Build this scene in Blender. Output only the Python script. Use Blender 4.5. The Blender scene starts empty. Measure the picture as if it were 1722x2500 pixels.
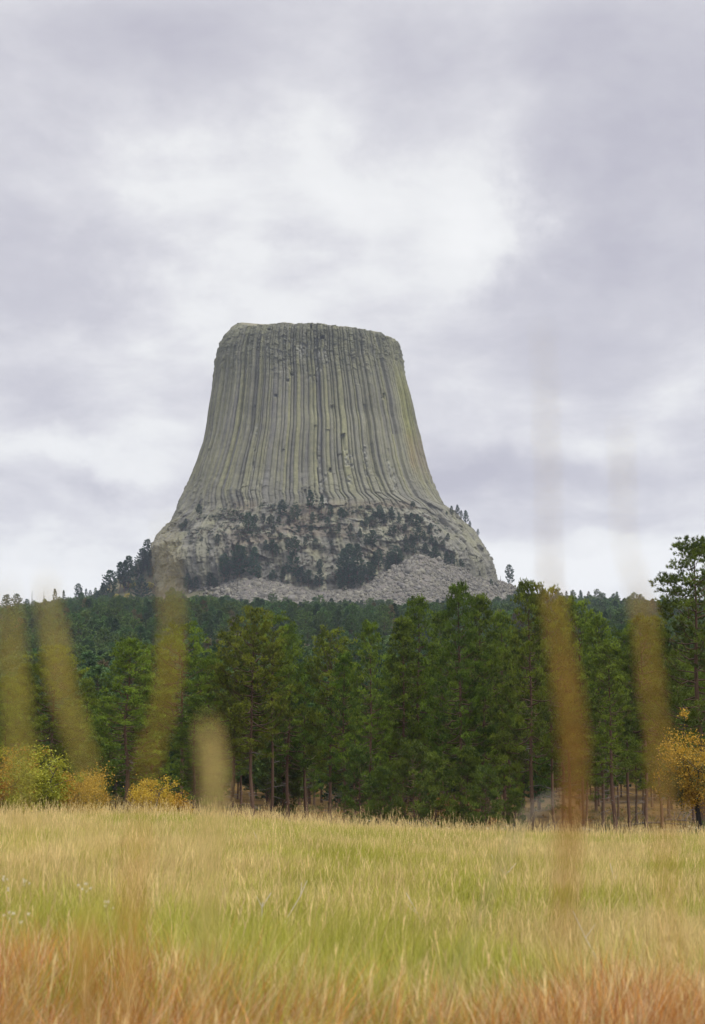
import bpy, math, random
import numpy as np
from mathutils import Vector

# ------------------------------------------------------------------ camera, world, sun
SC = bpy.context.scene
COL = SC.collection
F = 3819.4                      # focal length in pixels of the 1722 x 2500 photograph (55 mm)
TH = math.atan((1990 - 1250) / F)
EYE = 1.35
cam_d = bpy.data.cameras.new("camera")
cam_d.sensor_fit = 'VERTICAL'; cam_d.sensor_height = 36; cam_d.sensor_width = 24.8; cam_d.lens = 55
cam_d.clip_start = 0.05; cam_d.clip_end = 20000
cam_d.dof.use_dof = True; cam_d.dof.focus_distance = 400; cam_d.dof.aperture_fstop = 3.6
cam = bpy.data.objects.new("camera", cam_d); COL.objects.link(cam)
cam.location = (0, 0, EYE); cam.rotation_euler = (math.pi / 2 + TH, 0, 0)
SC.camera = cam
SC.view_settings.view_transform = 'Standard'; SC.view_settings.look = 'None'
SC.view_settings.gamma = 1; SC.view_settings.exposure = 0.78
SC.cycles.use_denoising = True
SC.cycles.max_bounces = 6; SC.cycles.diffuse_bounces = 4; SC.cycles.transmission_bounces = 4
SC.cycles.volume_bounces = 0
SC.cycles.use_adaptive_sampling = True; SC.cycles.adaptive_threshold = 0.015

SUN_EL, SUN_AZ = math.radians(56), math.radians(125)     # azimuth clockwise from +Y
sun_d = bpy.data.lights.new("sun", 'SUN'); sun_d.energy = 1.5; sun_d.angle = math.radians(12)
sun_d.color = (1.0, 0.96, 0.9)
sun = bpy.data.objects.new("sun", sun_d); COL.objects.link(sun)
sdir = Vector((math.sin(SUN_AZ) * math.cos(SUN_EL), math.cos(SUN_AZ) * math.cos(SUN_EL), math.sin(SUN_EL)))
sun.rotation_euler = sdir.to_track_quat('Z', 'Y').to_euler()


class NT:
    """small node-tree writer"""
    def __init__(s, tree): s.t = tree; s.t.nodes.clear()
    def n(s, typ, ins=None, **kw):
        nd = s.t.nodes.new(typ)
        for k, v in kw.items(): setattr(nd, k, v)
        for k, v in (ins or {}).items():
            if isinstance(v, bpy.types.NodeSocket): s.t.links.new(v, nd.inputs[k])
            else: nd.inputs[k].default_value = v
        return nd
    def m(s, op, a, b=0.0, c=0.0, clamp=False):
        nd = s.n('ShaderNodeMath', {0: a, 1: b, 2: c}, operation=op); nd.use_clamp = clamp
        return nd.outputs[0]
    def vm(s, op, a, b=(0, 0, 0)):
        return s.n('ShaderNodeVectorMath', {0: a, 1: b}, operation=op).outputs[0]
    def mix(s, f, a, b, bt='MIX'):
        nd = s.n('ShaderNodeMix', data_type='RGBA', blend_type=bt)
        for i, v in ((0, f), (6, a), (7, b)):
            if isinstance(v, bpy.types.NodeSocket): s.t.links.new(v, nd.inputs[i])
            else: nd.inputs[i].default_value = v if i == 0 else ((*v, 1) if len(v) == 3 else v)
        return nd.outputs[2]
    def ramp(s, f, stops, interp='LINEAR'):
        nd = s.n('ShaderNodeValToRGB', {0: f}); cr = nd.color_ramp; cr.interpolation = interp
        while len(cr.elements) < len(stops): cr.elements.new(0.5)
        for e, (p, c) in zip(cr.elements, stops): e.position = p; e.color = (*c, 1)
        return nd.outputs[0]
    def sstep(s, x, a, b):
        nd = s.n('ShaderNodeMapRange', {0: x, 1: a, 2: b}, interpolation_type='SMOOTHSTEP')
        return nd.outputs[0]


def build_world():
    w = bpy.data.worlds.new("World"); SC.world = w; w.use_nodes = True
    T = NT(w.node_tree)
    g = T.n('ShaderNodeTexCoord').outputs['Generated']
    d = T.vm('NORMALIZE', g)
    sp = T.n('ShaderNodeSeparateXYZ', {0: d})
    X, Y, Z = sp.outputs
    zz = T.m('ADD', T.m('MAXIMUM', Z, 0.0), 0.26)
    pl = T.n('ShaderNodeCombineXYZ', {0: T.m('DIVIDE', X, zz), 1: T.m('DIVIDE', Y, zz), 2: 0.37}).outputs[0]
    n1 = T.n('ShaderNodeTexNoise', {'Vector': pl, 'Scale': 1.9, 'Detail': 10.0, 'Roughness': 0.56, 'Distortion': 0.25}).outputs[0]
    off = T.vm('ADD', pl, (5.2, 1.7, 3.1))
    n2 = T.n('ShaderNodeTexNoise', {'Vector': off, 'Scale': 4.6, 'Detail': 10.0, 'Roughness': 0.6, 'Distortion': 0.2}).outputs[0]
    f = T.m('ADD', T.m('MULTIPLY', n1, 0.50), T.m('MULTIPLY', n2, 0.50))
    wn = T.n('ShaderNodeTexNoise', {'Vector': d, 'Scale': 9.0, 'Detail': 6.0, 'Roughness': 0.6}).outputs[1]
    wv = T.vm('MULTIPLY', T.vm('SUBTRACT', wn, (0.5, 0.5, 0.5)), (0.16, 0.0, 0.10))
    X2, Y2, Z2 = T.n('ShaderNodeSeparateXYZ', {0: T.vm('ADD', d, wv)}).outputs
    def blob(px, py, rx, rz, amp):
        # a cloud mass standing in a given compass direction and height
        u, v = (px - 861) / F, (1250 - py) / F
        dy = math.cos(TH) - v * math.sin(TH); dz = math.sin(TH) + v * math.cos(TH)
        L = math.sqrt(u * u + dy * dy + dz * dz)
        a = T.m('DIVIDE', T.m('SUBTRACT', X2, u / L), rx / F)
        b = T.m('DIVIDE', T.m('SUBTRACT', Z2, dz / L), rz / F)
        r = T.m('ADD', T.m('MULTIPLY', a, a), T.m('MULTIPLY', b, b))
        e = T.m('POWER', 2.718, T.m('MULTIPLY', r, -1.0))
        ahead = T.m('GREATER_THAN', Y, 0.0)
        return T.m('MULTIPLY', T.m('MULTIPLY', e, ahead), amp)
    for a in CLOUDS: f = T.m('ADD', f, blob(*a))
    f = T.m('ADD', f, T.m('MULTIPLY', T.m('SUBTRACT', 1.0, T.sstep(Z, 0.10, 0.21)), 0.12))
    c = T.ramp(f, [(0.31, (0.310, 0.302, 0.342)), (0.43, (0.368, 0.361, 0.392)), (0.51, (0.435, 0.430, 0.450)), (0.585, (0.52, 0.52, 0.52)), (0.70, (0.57, 0.57, 0.565))])
    sky = T.n('ShaderNodeTexSky', sky_type='NISHITA', sun_disc=False, sun_elevation=SUN_EL, sun_rotation=SUN_AZ)
    thin = T.mix(1.0, sky.outputs[0], (0.08, 0.08, 0.08), 'MULTIPLY')
    c = T.mix(0.05, c, thin)
    # an overcast sky is brightest overhead
    up = T.m('ADD', 1.0, T.m('MULTIPLY', T.sstep(Z, 0.50, 0.92), 2.6))
    low = T.sstep(Z, -0.25, -0.02)
    c = T.mix(low, (0.12, 0.11, 0.07), c)
    bg = T.n('ShaderNodeBackground', {0: c, 1: up})
    out = T.n('ShaderNodeOutputWorld', {0: bg.outputs[0]})
    w.cycles.sampling_method = 'MANUAL'; w.cycles.sample_map_resolution = 512

CLOUDS = [  # direction given as seen in the photograph: x, y, width, height, amount
    (760, 500, 460, 260, 0.15), (500, 760, 420, 160, 0.10), (1190, 560, 130, 230, 0.10), (60, 560, 260, 280, -0.09), (330, 150, 520, 150, -0.09),
    (1560, 420, 330, 260, -0.13), (1450, 620, 260, 170, -0.11), (100, 300, 300, 120, -0.04), (760, 560, 110, 60, -0.10),
    (300, 1180, 200, 40, -0.10), (150, 1260, 220, 40, -0.05), (100, 1040, 200, 40, -0.05), (1250, 1180, 250, 45, -0.12), (1500, 950, 320, 60, -0.05), (200, 1110, 300, 40, 0.07),
    (1350, 1400, 420, 60, 0.17), (1400, 1080, 260, 45, 0.04), (150, 1420, 300, 60, 0.16), (700, 20, 600, 70, -0.02)]
build_world()


# ------------------------------------------------------------------ numpy helpers
def at(px, py, Y):
    u, v = (px - 861) / F, (1250 - py) / F
    t = Y / (math.cos(TH) - v * math.sin(TH))
    return np.array([u * t, Y, EYE + t * (math.sin(TH) + v * math.cos(TH))])

def zat(py, Y):
    v = (1250 - np.asarray(py, float)) / F
    return EYE + Y / (math.cos(TH) - v * math.sin(TH)) * (math.sin(TH) + v * math.cos(TH))

def xat(px, py, Y):
    v = (1250 - np.asarray(py, float)) / F
    return (np.asarray(px, float) - 861) / F * Y / (math.cos(TH) - v * math.sin(TH))

def project(x, y, z):
    f = y * math.cos(TH) + (z - EYE) * math.sin(TH)
    return 861 + F * x / f, 1250 - F * (-y * math.sin(TH) + (z - EYE) * math.cos(TH)) / f

def hsh(i, j, k, seed):
    h = (i.astype(np.int64) * 374761393 + j.astype(np.int64) * 668265263 + k.astype(np.int64) * 2147483647 + seed * 974634777) & 0xFFFFFFFF
    h = ((h ^ (h >> 13)) * 1274126177) & 0xFFFFFFFF
    h = h ^ (h >> 16)
    return (h & 0xFFFFFF) / float(0xFFFFFF)

def vnoise(x, y, z=0.0, seed=0):
    x, y, z = np.broadcast_arrays(np.asarray(x, float), y, z)
    xi, yi, zi = np.floor(x), np.floor(y), np.floor(z)
    fx, fy, fz = x - xi, y - yi, z - zi
    fx, fy, fz = [t * t * (3 - 2 * t) for t in (fx, fy, fz)]
    r = 0
    for a in (0, 1):
        for b in (0, 1):
            for c in (0, 1):
                w = (fx if a else 1 - fx) * (fy if b else 1 - fy) * (fz if c else 1 - fz)
                r = r + w * hsh(xi + a, yi + b, zi + c, seed)
    return r * 2 - 1

def fbm(x, y, z=0.0, seed=0, oct=4):
    r, a = 0, 1.0
    for o in range(oct):
        r = r + a * vnoise(np.asarray(x) * 2 ** o, np.asarray(y) * 2 ** o, np.asarray(z) * 2 ** o, seed + o)
        a *= 0.5
    return r

def sst(x, a, b):
    t = np.clip((np.asarray(x, float) - a) / (b - a), 0, 1)
    return t * t * (3 - 2 * t)

def mesh_from(name, V, faces, col=None, smooth=False, mat_idx=None):
    """faces: list of (n,k) index arrays"""
    me = bpy.data.meshes.new(name)
    V = np.asarray(V, np.float32)
    me.vertices.add(len(V)); me.vertices.foreach_set('co', V.ravel())
    loops = np.concatenate([f.ravel() for f in faces]).astype(np.int32)
    tot = np.concatenate([np.full(len(f), f.shape[1], np.int32) for f in faces])
    start = np.concatenate([[0], np.cumsum(tot)[:-1]]).astype(np.int32)
    me.loops.add(len(loops)); me.loops.foreach_set('vertex_index', loops)
    me.polygons.add(len(tot)); me.polygons.foreach_set('loop_start', start); me.polygons.foreach_set('loop_total', tot)
    if smooth: me.polygons.foreach_set('use_smooth', np.ones(len(tot), bool))
    if mat_idx is not None: me.polygons.foreach_set('material_index', mat_idx.astype(np.int32))
    me.update(calc_edges=True)
    if col is not None:
        a = me.color_attributes.new('col', 'FLOAT_COLOR', 'POINT')
        c = np.ones((len(V), 4), np.float32); c[:, :3] = col
        a.data.foreach_set('color', c.ravel())
    return me

class Geo:
    def __init__(s): s.V = []; s.F = {3: [], 4: []}; s.C = []; s.n = 0
    def add(s, V, Fs, c=None):
        V = np.asarray(V, float).reshape(-1, 3)
        for f in Fs:
            f = np.asarray(f); s.F[f.shape[1]].append(f + s.n)
        s.V.append(V); s.n += len(V)
        if c is None: c = (0.5, 0.5, 0.5)
        s.C.append(np.broadcast_to(np.asarray(c, float), V.shape))
    def faces(s): return [np.concatenate(s.F[k]) for k in (3, 4) if s.F[k]]
    def mesh(s, name, smooth=False): return mesh_from(name, np.concatenate(s.V), s.faces(), np.concatenate(s.C), smooth)

def tube(g, P, R, sides=5, c=None):
    P = np.asarray(P, float); R = np.asarray(R, float); n = len(P)
    T = np.gradient(P, axis=0); T /= np.linalg.norm(T, axis=1)[:, None] + 1e-9
    ref = np.array([1.0, 0, 0]) if abs(T[0][2]) > 0.7 else np.array([0, 0, 1.0])
    A = np.cross(T, ref); A /= np.linalg.norm(A, axis=1)[:, None] + 1e-9
    B = np.cross(T, A)
    th = np.arange(sides) * 2 * math.pi / sides
    V = P[:, None] + R[:, None, None] * (A[:, None] * np.cos(th)[None, :, None] + B[:, None] * np.sin(th)[None, :, None])
    i = np.arange(n - 1)[:, None] * sides + np.arange(sides)[None]
    j = np.arange(n - 1)[:, None] * sides + (np.arange(sides)[None] + 1) % sides
    Q = np.stack([i, j, j + sides, i + sides], -1).reshape(-1, 4)
    if c is not None and np.ndim(c) == 2: c = np.repeat(np.asarray(c), sides, axis=0)
    g.add(V.reshape(-1, 3), [Q], c)

def obj(name, me, mat=None, parent=None, **props):
    o = bpy.data.objects.new(name, me); COL.objects.link(o)
    if mat is not None and me is not None and not me.materials:
        for m_ in (mat if isinstance(mat, (list, tuple)) else [mat]): me.materials.append(m_)
    if parent: o.parent = parent
    for k, v in props.items(): o[k] = v
    return o

def thing(name, loc, label, cat, group=None, rz=0.0, sc=(1, 1, 1)):
    o = bpy.data.objects.new(name, None); COL.objects.link(o)
    o.location = [float(t) for t in loc]; o.rotation_euler = (0, 0, rz); o.scale = sc
    o.empty_display_size = 0.3
    o['label'] = label; o['category'] = cat
    if group: o['group'] = group
    return o

# ------------------------------------------------------------------ materials
def mat_attr(name, rough=0.9, transl=0.0, hue=0.0, val=0.0, bump=None, noise=None, tint=None):
    """surface coloured by its own 'col' attribute"""
    m = bpy.data.materials.new(name); m.use_nodes = True
    T = NT(m.node_tree)
    c = T.n('ShaderNodeAttribute', attribute_name='col').outputs['Color']
    if hue or val:
        r = T.n('ShaderNodeObjectInfo').outputs['Random']
        r2 = T.m('FRACT', T.m('MULTIPLY', r, 7.31))
        h = T.m('ADD', 0.5 - hue * 0.85, T.m('MULTIPLY', r, hue))
        v = T.m('ADD', 1 - val / 2, T.m('MULTIPLY', r2, val))
        c = T.n('ShaderNodeHueSaturation', {'Hue': h, 'Value': v, 'Color': c}).outputs[0]
    pos = T.n('ShaderNodeNewGeometry').outputs['Position']
    if noise:
        nz = T.n('ShaderNodeTexNoise', {'Vector': pos, 'Scale': noise[0], 'Detail': 4.0}).outputs[0]
        k = T.m('ADD', 1 - noise[1], T.m('MULTIPLY', nz, 2 * noise[1]))
        cc = T.n('ShaderNodeCombineColor', {0: k, 1: k, 2: k}).outputs[0]
        c = T.mix(1.0, c, cc, 'MULTIPLY')
    ins = {'Base Color': c, 'Roughness': rough, 'Specular IOR Level': 0.2}
    if bump:
        nb = T.n('ShaderNodeTexNoise', {'Vector': pos, 'Scale': bump[0], 'Detail': 5.0, 'Roughness': 0.65}).outputs[0]
        ins['Normal'] = T.n('ShaderNodeBump', {'Height': nb, 'Strength': bump[1], 'Distance': bump[2]}).outputs[0]
    b = T.n('ShaderNodeBsdfPrincipled', ins)
    sh = b.outputs[0]
    if transl:
        t = T.n('ShaderNodeBsdfTranslucent', {0: c})
        sh = T.n('ShaderNodeMixShader', {0: transl, 1: sh, 2: t.outputs[0]}).outputs[0]
    T.n('ShaderNodeOutputMaterial', {0: sh})
    return m

M_ROCK = mat_attr("columnar_rock", 0.95, bump=(0.7, 0.7, 0.9), noise=(0.9, 0.16))
M_TALUS = mat_attr("talus_rock", 0.95, noise=(0.6, 0.2), bump=(1.2, 0.5, 0.4))
M_BARK = mat_attr("bark", 0.95, hue=0.02, val=0.35, noise=(6.0, 0.3))
M_NEEDLE = mat_attr("pine_needles", 0.55, transl=0.14, hue=0.035, val=0.5)
M_LEAF = mat_attr("broad_leaves", 0.6, transl=0.35, hue=0.01, val=0.1)
M_GRASS = mat_attr("grass_blades", 0.6, transl=0.22)
M_STALK = mat_attr("dry_stalk", 0.7, transl=0.35)
M_GROUND = mat_attr("ground_soil", 1.0, noise=(0.35, 0.35))

# ------------------------------------------------------------------ terrain
S_EDGE = [(-0.6, 1955), (-0.225, 1984), (-0.12, 1985), (-0.05, 2000), (0.0, 2014), (0.08, 2028), (0.16, 2034), (0.6, 2045)]
def crest_z(s):
    py = np.interp(s, [a for a, b in S_EDGE], [b for a, b in S_EDGE])
    return zat(py, 75.0) - 0.36

RIDGE = [(-900, 1560), (0, 1500), (130, 1482), (200, 1464), (232, 1444), (262, 1424), (292, 1405), (330, 1376), (362, 1342), (395, 1345), (415, 1450), (520, 1432), (600, 1412),
         (690, 1425), (760, 1446), (860, 1440), (940, 1400), (1030, 1362), (1080, 1372), (1140, 1396), (1210, 1418), (1240, 1428),
         (1300, 1452), (1400, 1460), (1500, 1470), (1722, 1478), (2700, 1550)]
FOOT = [(-900, 1600), (0, 1530), (200, 1505), (380, 1500), (480, 1504), (620, 1514), (900, 1516), (1180, 1510), (1260, 1496), (1400, 1500), (1722, 1515), (2700, 1580)]
YR = [(-900, 1500), (370, 1500), (400, 1480), (420, 1405), (470, 1378), (600, 1352), (800, 1342), (1000, 1352), (1130, 1385), (1200, 1430), (1235, 1490), (1300, 1500), (2700, 1500)]
def tab(t, x): return np.interp(x, [a for a, b in t], [b for a, b in t])

def ground(x, y):
    x = np.asarray(x, float); y = np.asarray(y, float)
    s = np.clip(x / np.maximum(y, 20.0), -0.6, 0.6)
    zc = crest_z(s)
    yy = np.clip(y, 0, None)
    z = zc * np.clip(yy / 75, 0, 1)
    z = z - 0.9 * sst(yy, 76, 105) + 0.05 * fbm(x * 0.12, y * 0.12, seed=3, oct=3)
    floor_ = zc * 0.6 - 0.9 + 0.028 * np.clip(yy - 100, 0, 150) + 0.5 * fbm(x * 0.02, y * 0.02, seed=5, oct=3)
    w = sst(yy, 95, 140)
    z = z * (1 - w) + floor_ * w
    px = 861 + F * x / np.maximum(yy, 100.0) / 1.0
    px = np.clip(px, -900, 2700)
    yr = tab(YR, px); yf = yr - 105
    zf = zat(tab(FOOT, px), yf); zr = zat(tab(RIDGE, px), yr)
    t = np.clip((yy - 235) / (yf - 235), 0, 1)
    hill = 4.0 + (zf - 4.0) * (0.25 * t + 0.75 * t ** 1.1) + 9 * fbm(x * 0.004, y * 0.004, seed=8, oct=3) * np.sin(t * math.pi)
    t2 = np.clip((yy - yf) / (yr - yf), 0, 1)
    up = zf + (zr - zf) * t2
    h = np.where(yy < yf, hill, up)
    back = sst(yy, 1650, 2600)
    h = h * (1 - back) + 60 * back
    wh = sst(yy, 200, 270)
    return z * (1 - wh) + h * wh

def build_terrain():
    ys = np.concatenate([np.linspace(-3500, -50, 14), np.linspace(-40, 0, 9)[:-1], np.linspace(0, 120, 80), np.linspace(123, 300, 50), np.linspace(308, 1560, 150), np.linspace(1580, 2700, 24), np.linspace(2900, 7800, 12)])
    us = np.sign(np.linspace(-1, 1, 281)) * np.abs(np.linspace(-1, 1, 281)) ** 1.8
    Yg, Ug = np.meshgrid(ys, us, indexing='ij')
    W = 60 + np.abs(Yg) * 0.75
    W = np.where(Yg < 0, 60 + 3600 * sst(-Yg, 0, 3000), W)
    Xg = Ug * W * 1.0
    Z = ground(Xg, Yg)
    V = np.stack([Xg, Yg, Z], -1).reshape(-1, 3)
    nr, nc = Xg.shape
    i = (np.arange(nr - 1)[:, None] * nc + np.arange(nc - 1)[None]).ravel()
    Q = np.stack([i, i + 1, i + nc + 1, i + nc], -1)
    x, y = V[:, 0], V[:, 1]
    n = fbm(x * 0.05, y * 0.05, seed=11, oct=4)[:, None] * 0.5 + 0.5
    meadow = np.array([0.07, 0.07, 0.02]) * (1 - n) + np.array([0.12, 0.09, 0.035]) * n
    floor_ = np.array([0.065, 0.040, 0.014]) * (1 - n) + np.array([0.15, 0.088, 0.022]) * n
    hill = np.array([0.055, 0.06, 0.03]) * (1 - n) + np.array([0.12, 0.10, 0.055]) * n
    a = sst(y, 78, 92)[:, None]; b = sst(y, 250, 420)[:, None]
    c = meadow * (1 - a) + floor_ * a
    c = c * (1 - b) + hill * b
    obj("ground", mesh_from("ground", V, [Q], c, True), M_GROUND, kind='structure', label='grassy meadow and wooded hill below the rock tower')
build_terrain()

# ------------------------------------------------------------------ the rock tower
D0 = 1500.0
LT = [(786, 606), (794, 591), (806, 574), (818, 561), (843, 544), (868, 533), (902, 527), (964, 521), (1015, 512), (1094, 496), (1145, 479), (1201, 459), (1252, 436), (1286, 414), (1308, 389), (1340, 372), (1356, 367), (1394, 375), (1450, 378), (1560, 370)]
RT = [(790, 925), (806, 942), (818, 949.5), (843, 968), (868, 979), (908, 985), (947, 995), (992, 1006), (1043, 1017), (1071, 1026), (1111, 1034), (1156, 1046), (1201, 1063), (1232, 1082), (1252, 1097), (1269, 1130), (1288, 1150), (1305, 1169), (1331, 1186), (1362, 1200), (1393, 1212), (1424, 1221), (1470, 1228), (1560, 1240)]
FT = [(770, 1446), (785, 1432), (800, 1427), (1000, 1418), (1150, 1403), (1222, 1392), (1262, 1382), (1300, 1364), (1345, 1354), (1400, 1346), (1480, 1335), (1560, 1328)]
zL = zat([p for p, _ in LT], D0); xL = xat([x for _, x in LT], [p for p, _ in LT], D0)
zR = zat([p for p, _ in RT], D0); xR = xat([x for _, x in RT], [p for p, _ in RT], D0)
zF = np.array([zat(p, Yf) for p, Yf in FT]); rF = np.array([D0 - Yf for p, Yf in FT])
def f_of_z(z, zs, vs): return np.interp(z, zs[::-1], vs[::-1])

def build_tower():
    rng = np.random.default_rng(7)
    # parameter angle: front half dense
    ph = np.concatenate([np.linspace(-0.25, math.pi + 0.25, 900, endpoint=False), np.linspace(math.pi + 0.25, 2 * math.pi - 0.25, 160, endpoint=False)])
    nph = len(ph)
    ex = 2 / 2.35
    cx_ = np.sign(np.cos(ph)) * np.abs(np.cos(ph)) ** ex
    cy_ = np.sign(np.sin(ph)) * np.abs(np.sin(ph)) ** ex
    # arc length (metres at mid height)
    fine = np.linspace(-0.25, 2 * math.pi - 0.25, 20001)
    fx = np.sign(np.cos(fine)) * np.abs(np.cos(fine)) ** ex * 97; fy = np.sign(np.sin(fine)) * np.abs(np.sin(fine)) ** ex * 82
    arc = np.concatenate([[0], np.cumsum(np.hypot(np.diff(fx), np.diff(fy)))]); TOT = arc[-1]
    S = np.interp(ph, fine, arc)
    nx = np.sign(np.cos(ph)) * np.abs(np.cos(ph)) ** (2 - ex); ny = np.sign(np.sin(ph)) * np.abs(np.sin(ph)) ** (2 - ex)
    nl = np.hypot(nx, ny); nx /= nl; ny /= nl
    NR = 500
    t = np.linspace(0, 1, NR)
    zb = float(zat(1540, 1330))
    ztf = float(zat(788, 1432)); ztl = float(zat(793, 1490)); ztr = float(zat(832, 1485)); ztb = ztl
    # rim height round the tower: phi 0 = right, pi/2 = front, pi = left
    rim = np.interp(ph, [-0.25, 0.15, 0.55, 1.05, math.pi / 2, 2.2, 2.75, 3.1, 3.4, 4.7, 6.1], [ztr, ztr, float(zat(822, 1462)), float(zat(801, 1438)), ztf, ztf + 1, ztl - 2, ztl - 6, ztl, ztl, ztr])
    rim = rim + 0.8 * vnoise(S / 14, 0, 0, 3) + 0.45 * vnoise(S / 3.1, 0, 0, 4)
    Z = zb + t[:, None] * (rim[None] - zb)
    L = f_of_z(Z, zL, xL); R = f_of_z(Z, zR, xR); RF = f_of_z(Z, zF, rF)
    cx = (L + R) / 2; rx = (R - L) / 2
    X = cx + rx * cx_[None]
    Yc = D0 - np.where(cy_[None] > 0, RF, 0.75 * RF) * cy_[None]
    PX, PY = project(X, Yc, Z)
    SS = S[None] + 0 * Z
    front = (cy_[None] > 0.02)
    # columns ----------------------------------------------------------
    w = []
    while sum(w) < TOT: w.append(float(np.clip(rng.lognormal(1.12, 0.38), 1.7, 5.6)))
    w = np.array(w); w *= TOT / w.sum(); b = np.concatenate([[0], np.cumsum(w)])
    K = len(w)
    warp = 0.22 * vnoise(SS / 40, Z / 50, 0, 21) + 0.10 * vnoise(SS / 9, Z / 14, 0, 22)
    warp = warp - 6.0 * sst(PY, 1160, 1262) ** 1.6 * np.exp(-((PX - 760) / 170.0) ** 2) + 9.0 * sst(PY, 1190, 1262) * np.exp(-((PX - 560) / 90.0) ** 2)
    warp = warp + 0.9 * sst(PY, 930, 800) * vnoise(SS / 14, Z / 10, 0, 23)
    sp = np.mod(SS + warp, TOT - 1e-6)
    k = np.clip(np.searchsorted(b, sp, side='right') - 1, 0, K - 1)
    u = (sp - b[k]) / w[k]
    ok = rng.normal(0, 0.75, K); tilt = rng.normal(0, 0.45, K); gk = np.clip(rng.lognormal(0.1, 0.5, K), 0.4, 3.0); facet = rng.uniform(0.10, 0.34, K)
    tone = rng.uniform(0, 1, K); hk = rng.uniform(2.0, 5.5, K); phs = rng.uniform(0, 9, K)
    deep = rng.uniform(0, 1, K) < 0.16
    ok = np.where(deep, ok - 1.6, ok); tone = np.where(deep, 0.02, tone)
    e = np.minimum(u, 1 - u)
    prof = np.clip(e / facet[k], 0, 1) - 0.42 * np.exp(-(e * w[k] / 0.40) ** 2)
    colm = 1 - 0.6 * sst(PY, 1185, 1262)                       # columns die out towards the base
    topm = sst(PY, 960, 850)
    d = ok[k] * colm + (tilt[k] * (u - 0.5) * 1.6 + (prof - 1) * gk[k] * np.clip(w[k] / 3.8, 0.6, 1.5) * 1.55) * colm
    # joints and broken blocks
    zb_ = Z + 1.5 * vnoise(SS / 3, Z / 9, 0, 31)
    blk = np.floor(zb_ / hk[k] + phs[k])
    bo = hsh(k.astype(float), blk, 0 * blk, 41)
    bamp = 0.05 + 0.62 * topm + 0.38 * sst(PY, 1110, 1200)
    d += (bo - 0.5) * 2 * bamp * np.where(bo > 0.85, 1.7, 0.8)
    fr = np.mod(zb_ / hk[k] + phs[k], 1.0)
    joint = np.exp(-(np.minimum(fr, 1 - fr) * hk[k] / 0.35) ** 2)
    d -= joint * (0.04 + 0.5 * topm + 0.25 * sst(PY, 1130, 1210))
    d += topm * (0.35 * fbm(SS / 2.0, Z / 1.5, 0, 51, 3) - 0.5) + 1.5 * fbm(SS / 34, Z / 60, 0, 52, 3)
    # long breaks where whole lengths of a column have fallen away
    bk = rng.uniform(0, 1, K); hz = rng.uniform(zat(1120, 1420), zat(860, 1420), K)
    fall = ((bk[k] < 0.20) & (Z < hz[k]) & (Z > hz[k] - 14 - 60 * (bk[k] * 5)))
    d -= fall * 1.5
    scar = np.zeros_like(Z)
    for (a0, a1, p0, p1, dep) in [(833.5, 843, 1059, 1100, 5.0), (803, 810, 1142, 1158, 4.0), (948, 952, 1094, 1101, 4), (968, 974, 1180, 1196, 3.5), (700, 705, 925, 933, 4), (670, 677, 963, 970, 4), (617, 625, 988, 994, 4), (708, 716, 910, 917, 3.5), (808, 816, 985, 993, -2.2), (650, 660, 800, 806, 3), (781, 792, 818, 828, 5), (757, 763, 790, 806, 4), (1004, 1014, 1229, 1240, 4), (935, 941, 960, 975, 4), (742, 748, 1192, 1215, 3)]:
        inn = (PX > a0) & (PX < a1) & (PY > p0) & (PY < p1) & front
        d -= inn * dep * np.clip(1.25 - (PY - p0) / (p1 - p0), 0, 1)
    for (a, p0, p1, wd) in [(846, 1098, 1180, 7), (781, 1085, 1230, 5), (790, 1150, 1235, 10), (945, 1100, 1170, 4), (960, 1140, 1200, 5), (888, 1085, 1170, 5), (628, 1030, 1150, 3), (857, 1095, 1140, 6), (785, 850, 905, 14), (740, 835, 870, 16), (765, 900, 925, 16)]:
        slant = a + (PY - p0) * (a - 760) / 1300.0
        m_ = np.exp(-((PX - slant) / wd) ** 4) * sst(PY, p0 - 5, p0 + 8) * sst(PY, p1 + 12, p1 - 5) * front
        rag = sst(vnoise(SS / 1.8, Z / 3.0, 0, 61) + 0.25, 0, 0.4)
        scar = np.maximum(scar, m_ * rag)
    d += scar * (1.3 * vnoise(SS / 1.6, Z / 2.6, 0, 62) - 0.9)
    # massive base -------------------------------------------------------
    bs = sst(PY, 1215, 1290)
    rid = 1 - np.abs(fbm(SS / 12, Z / 22, 0, 71, 4))
    rid2 = 1 - np.abs(fbm(SS / 3.6 + 0.8 * fbm(SS / 12, Z / 12, 0, 73, 2), Z / 11, 0, 72, 3))
    sidem = 1 - 0.6 * (np.abs(cx_[None]) > 0.93)
    d += bs * sidem * (2.2 * (rid - 0.75) + 1.3 * (rid2 - 0.75) + 6 * fbm(SS / 45, Z / 45, 0, 74, 3))
    cell = hsh(np.floor(SS / 4.5 + 1.2 * vnoise(SS / 6, Z / 6, 0, 75)), np.floor(Z / 6.5 + vnoise(SS / 5, Z / 5, 0, 76)), 0 * Z, 77)
    wx = SS + 3.0 * vnoise(SS / 15, Z / 30, 0, 175) + 1.2 * vnoise(SS / 5, Z / 9, 0, 176)
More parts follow.
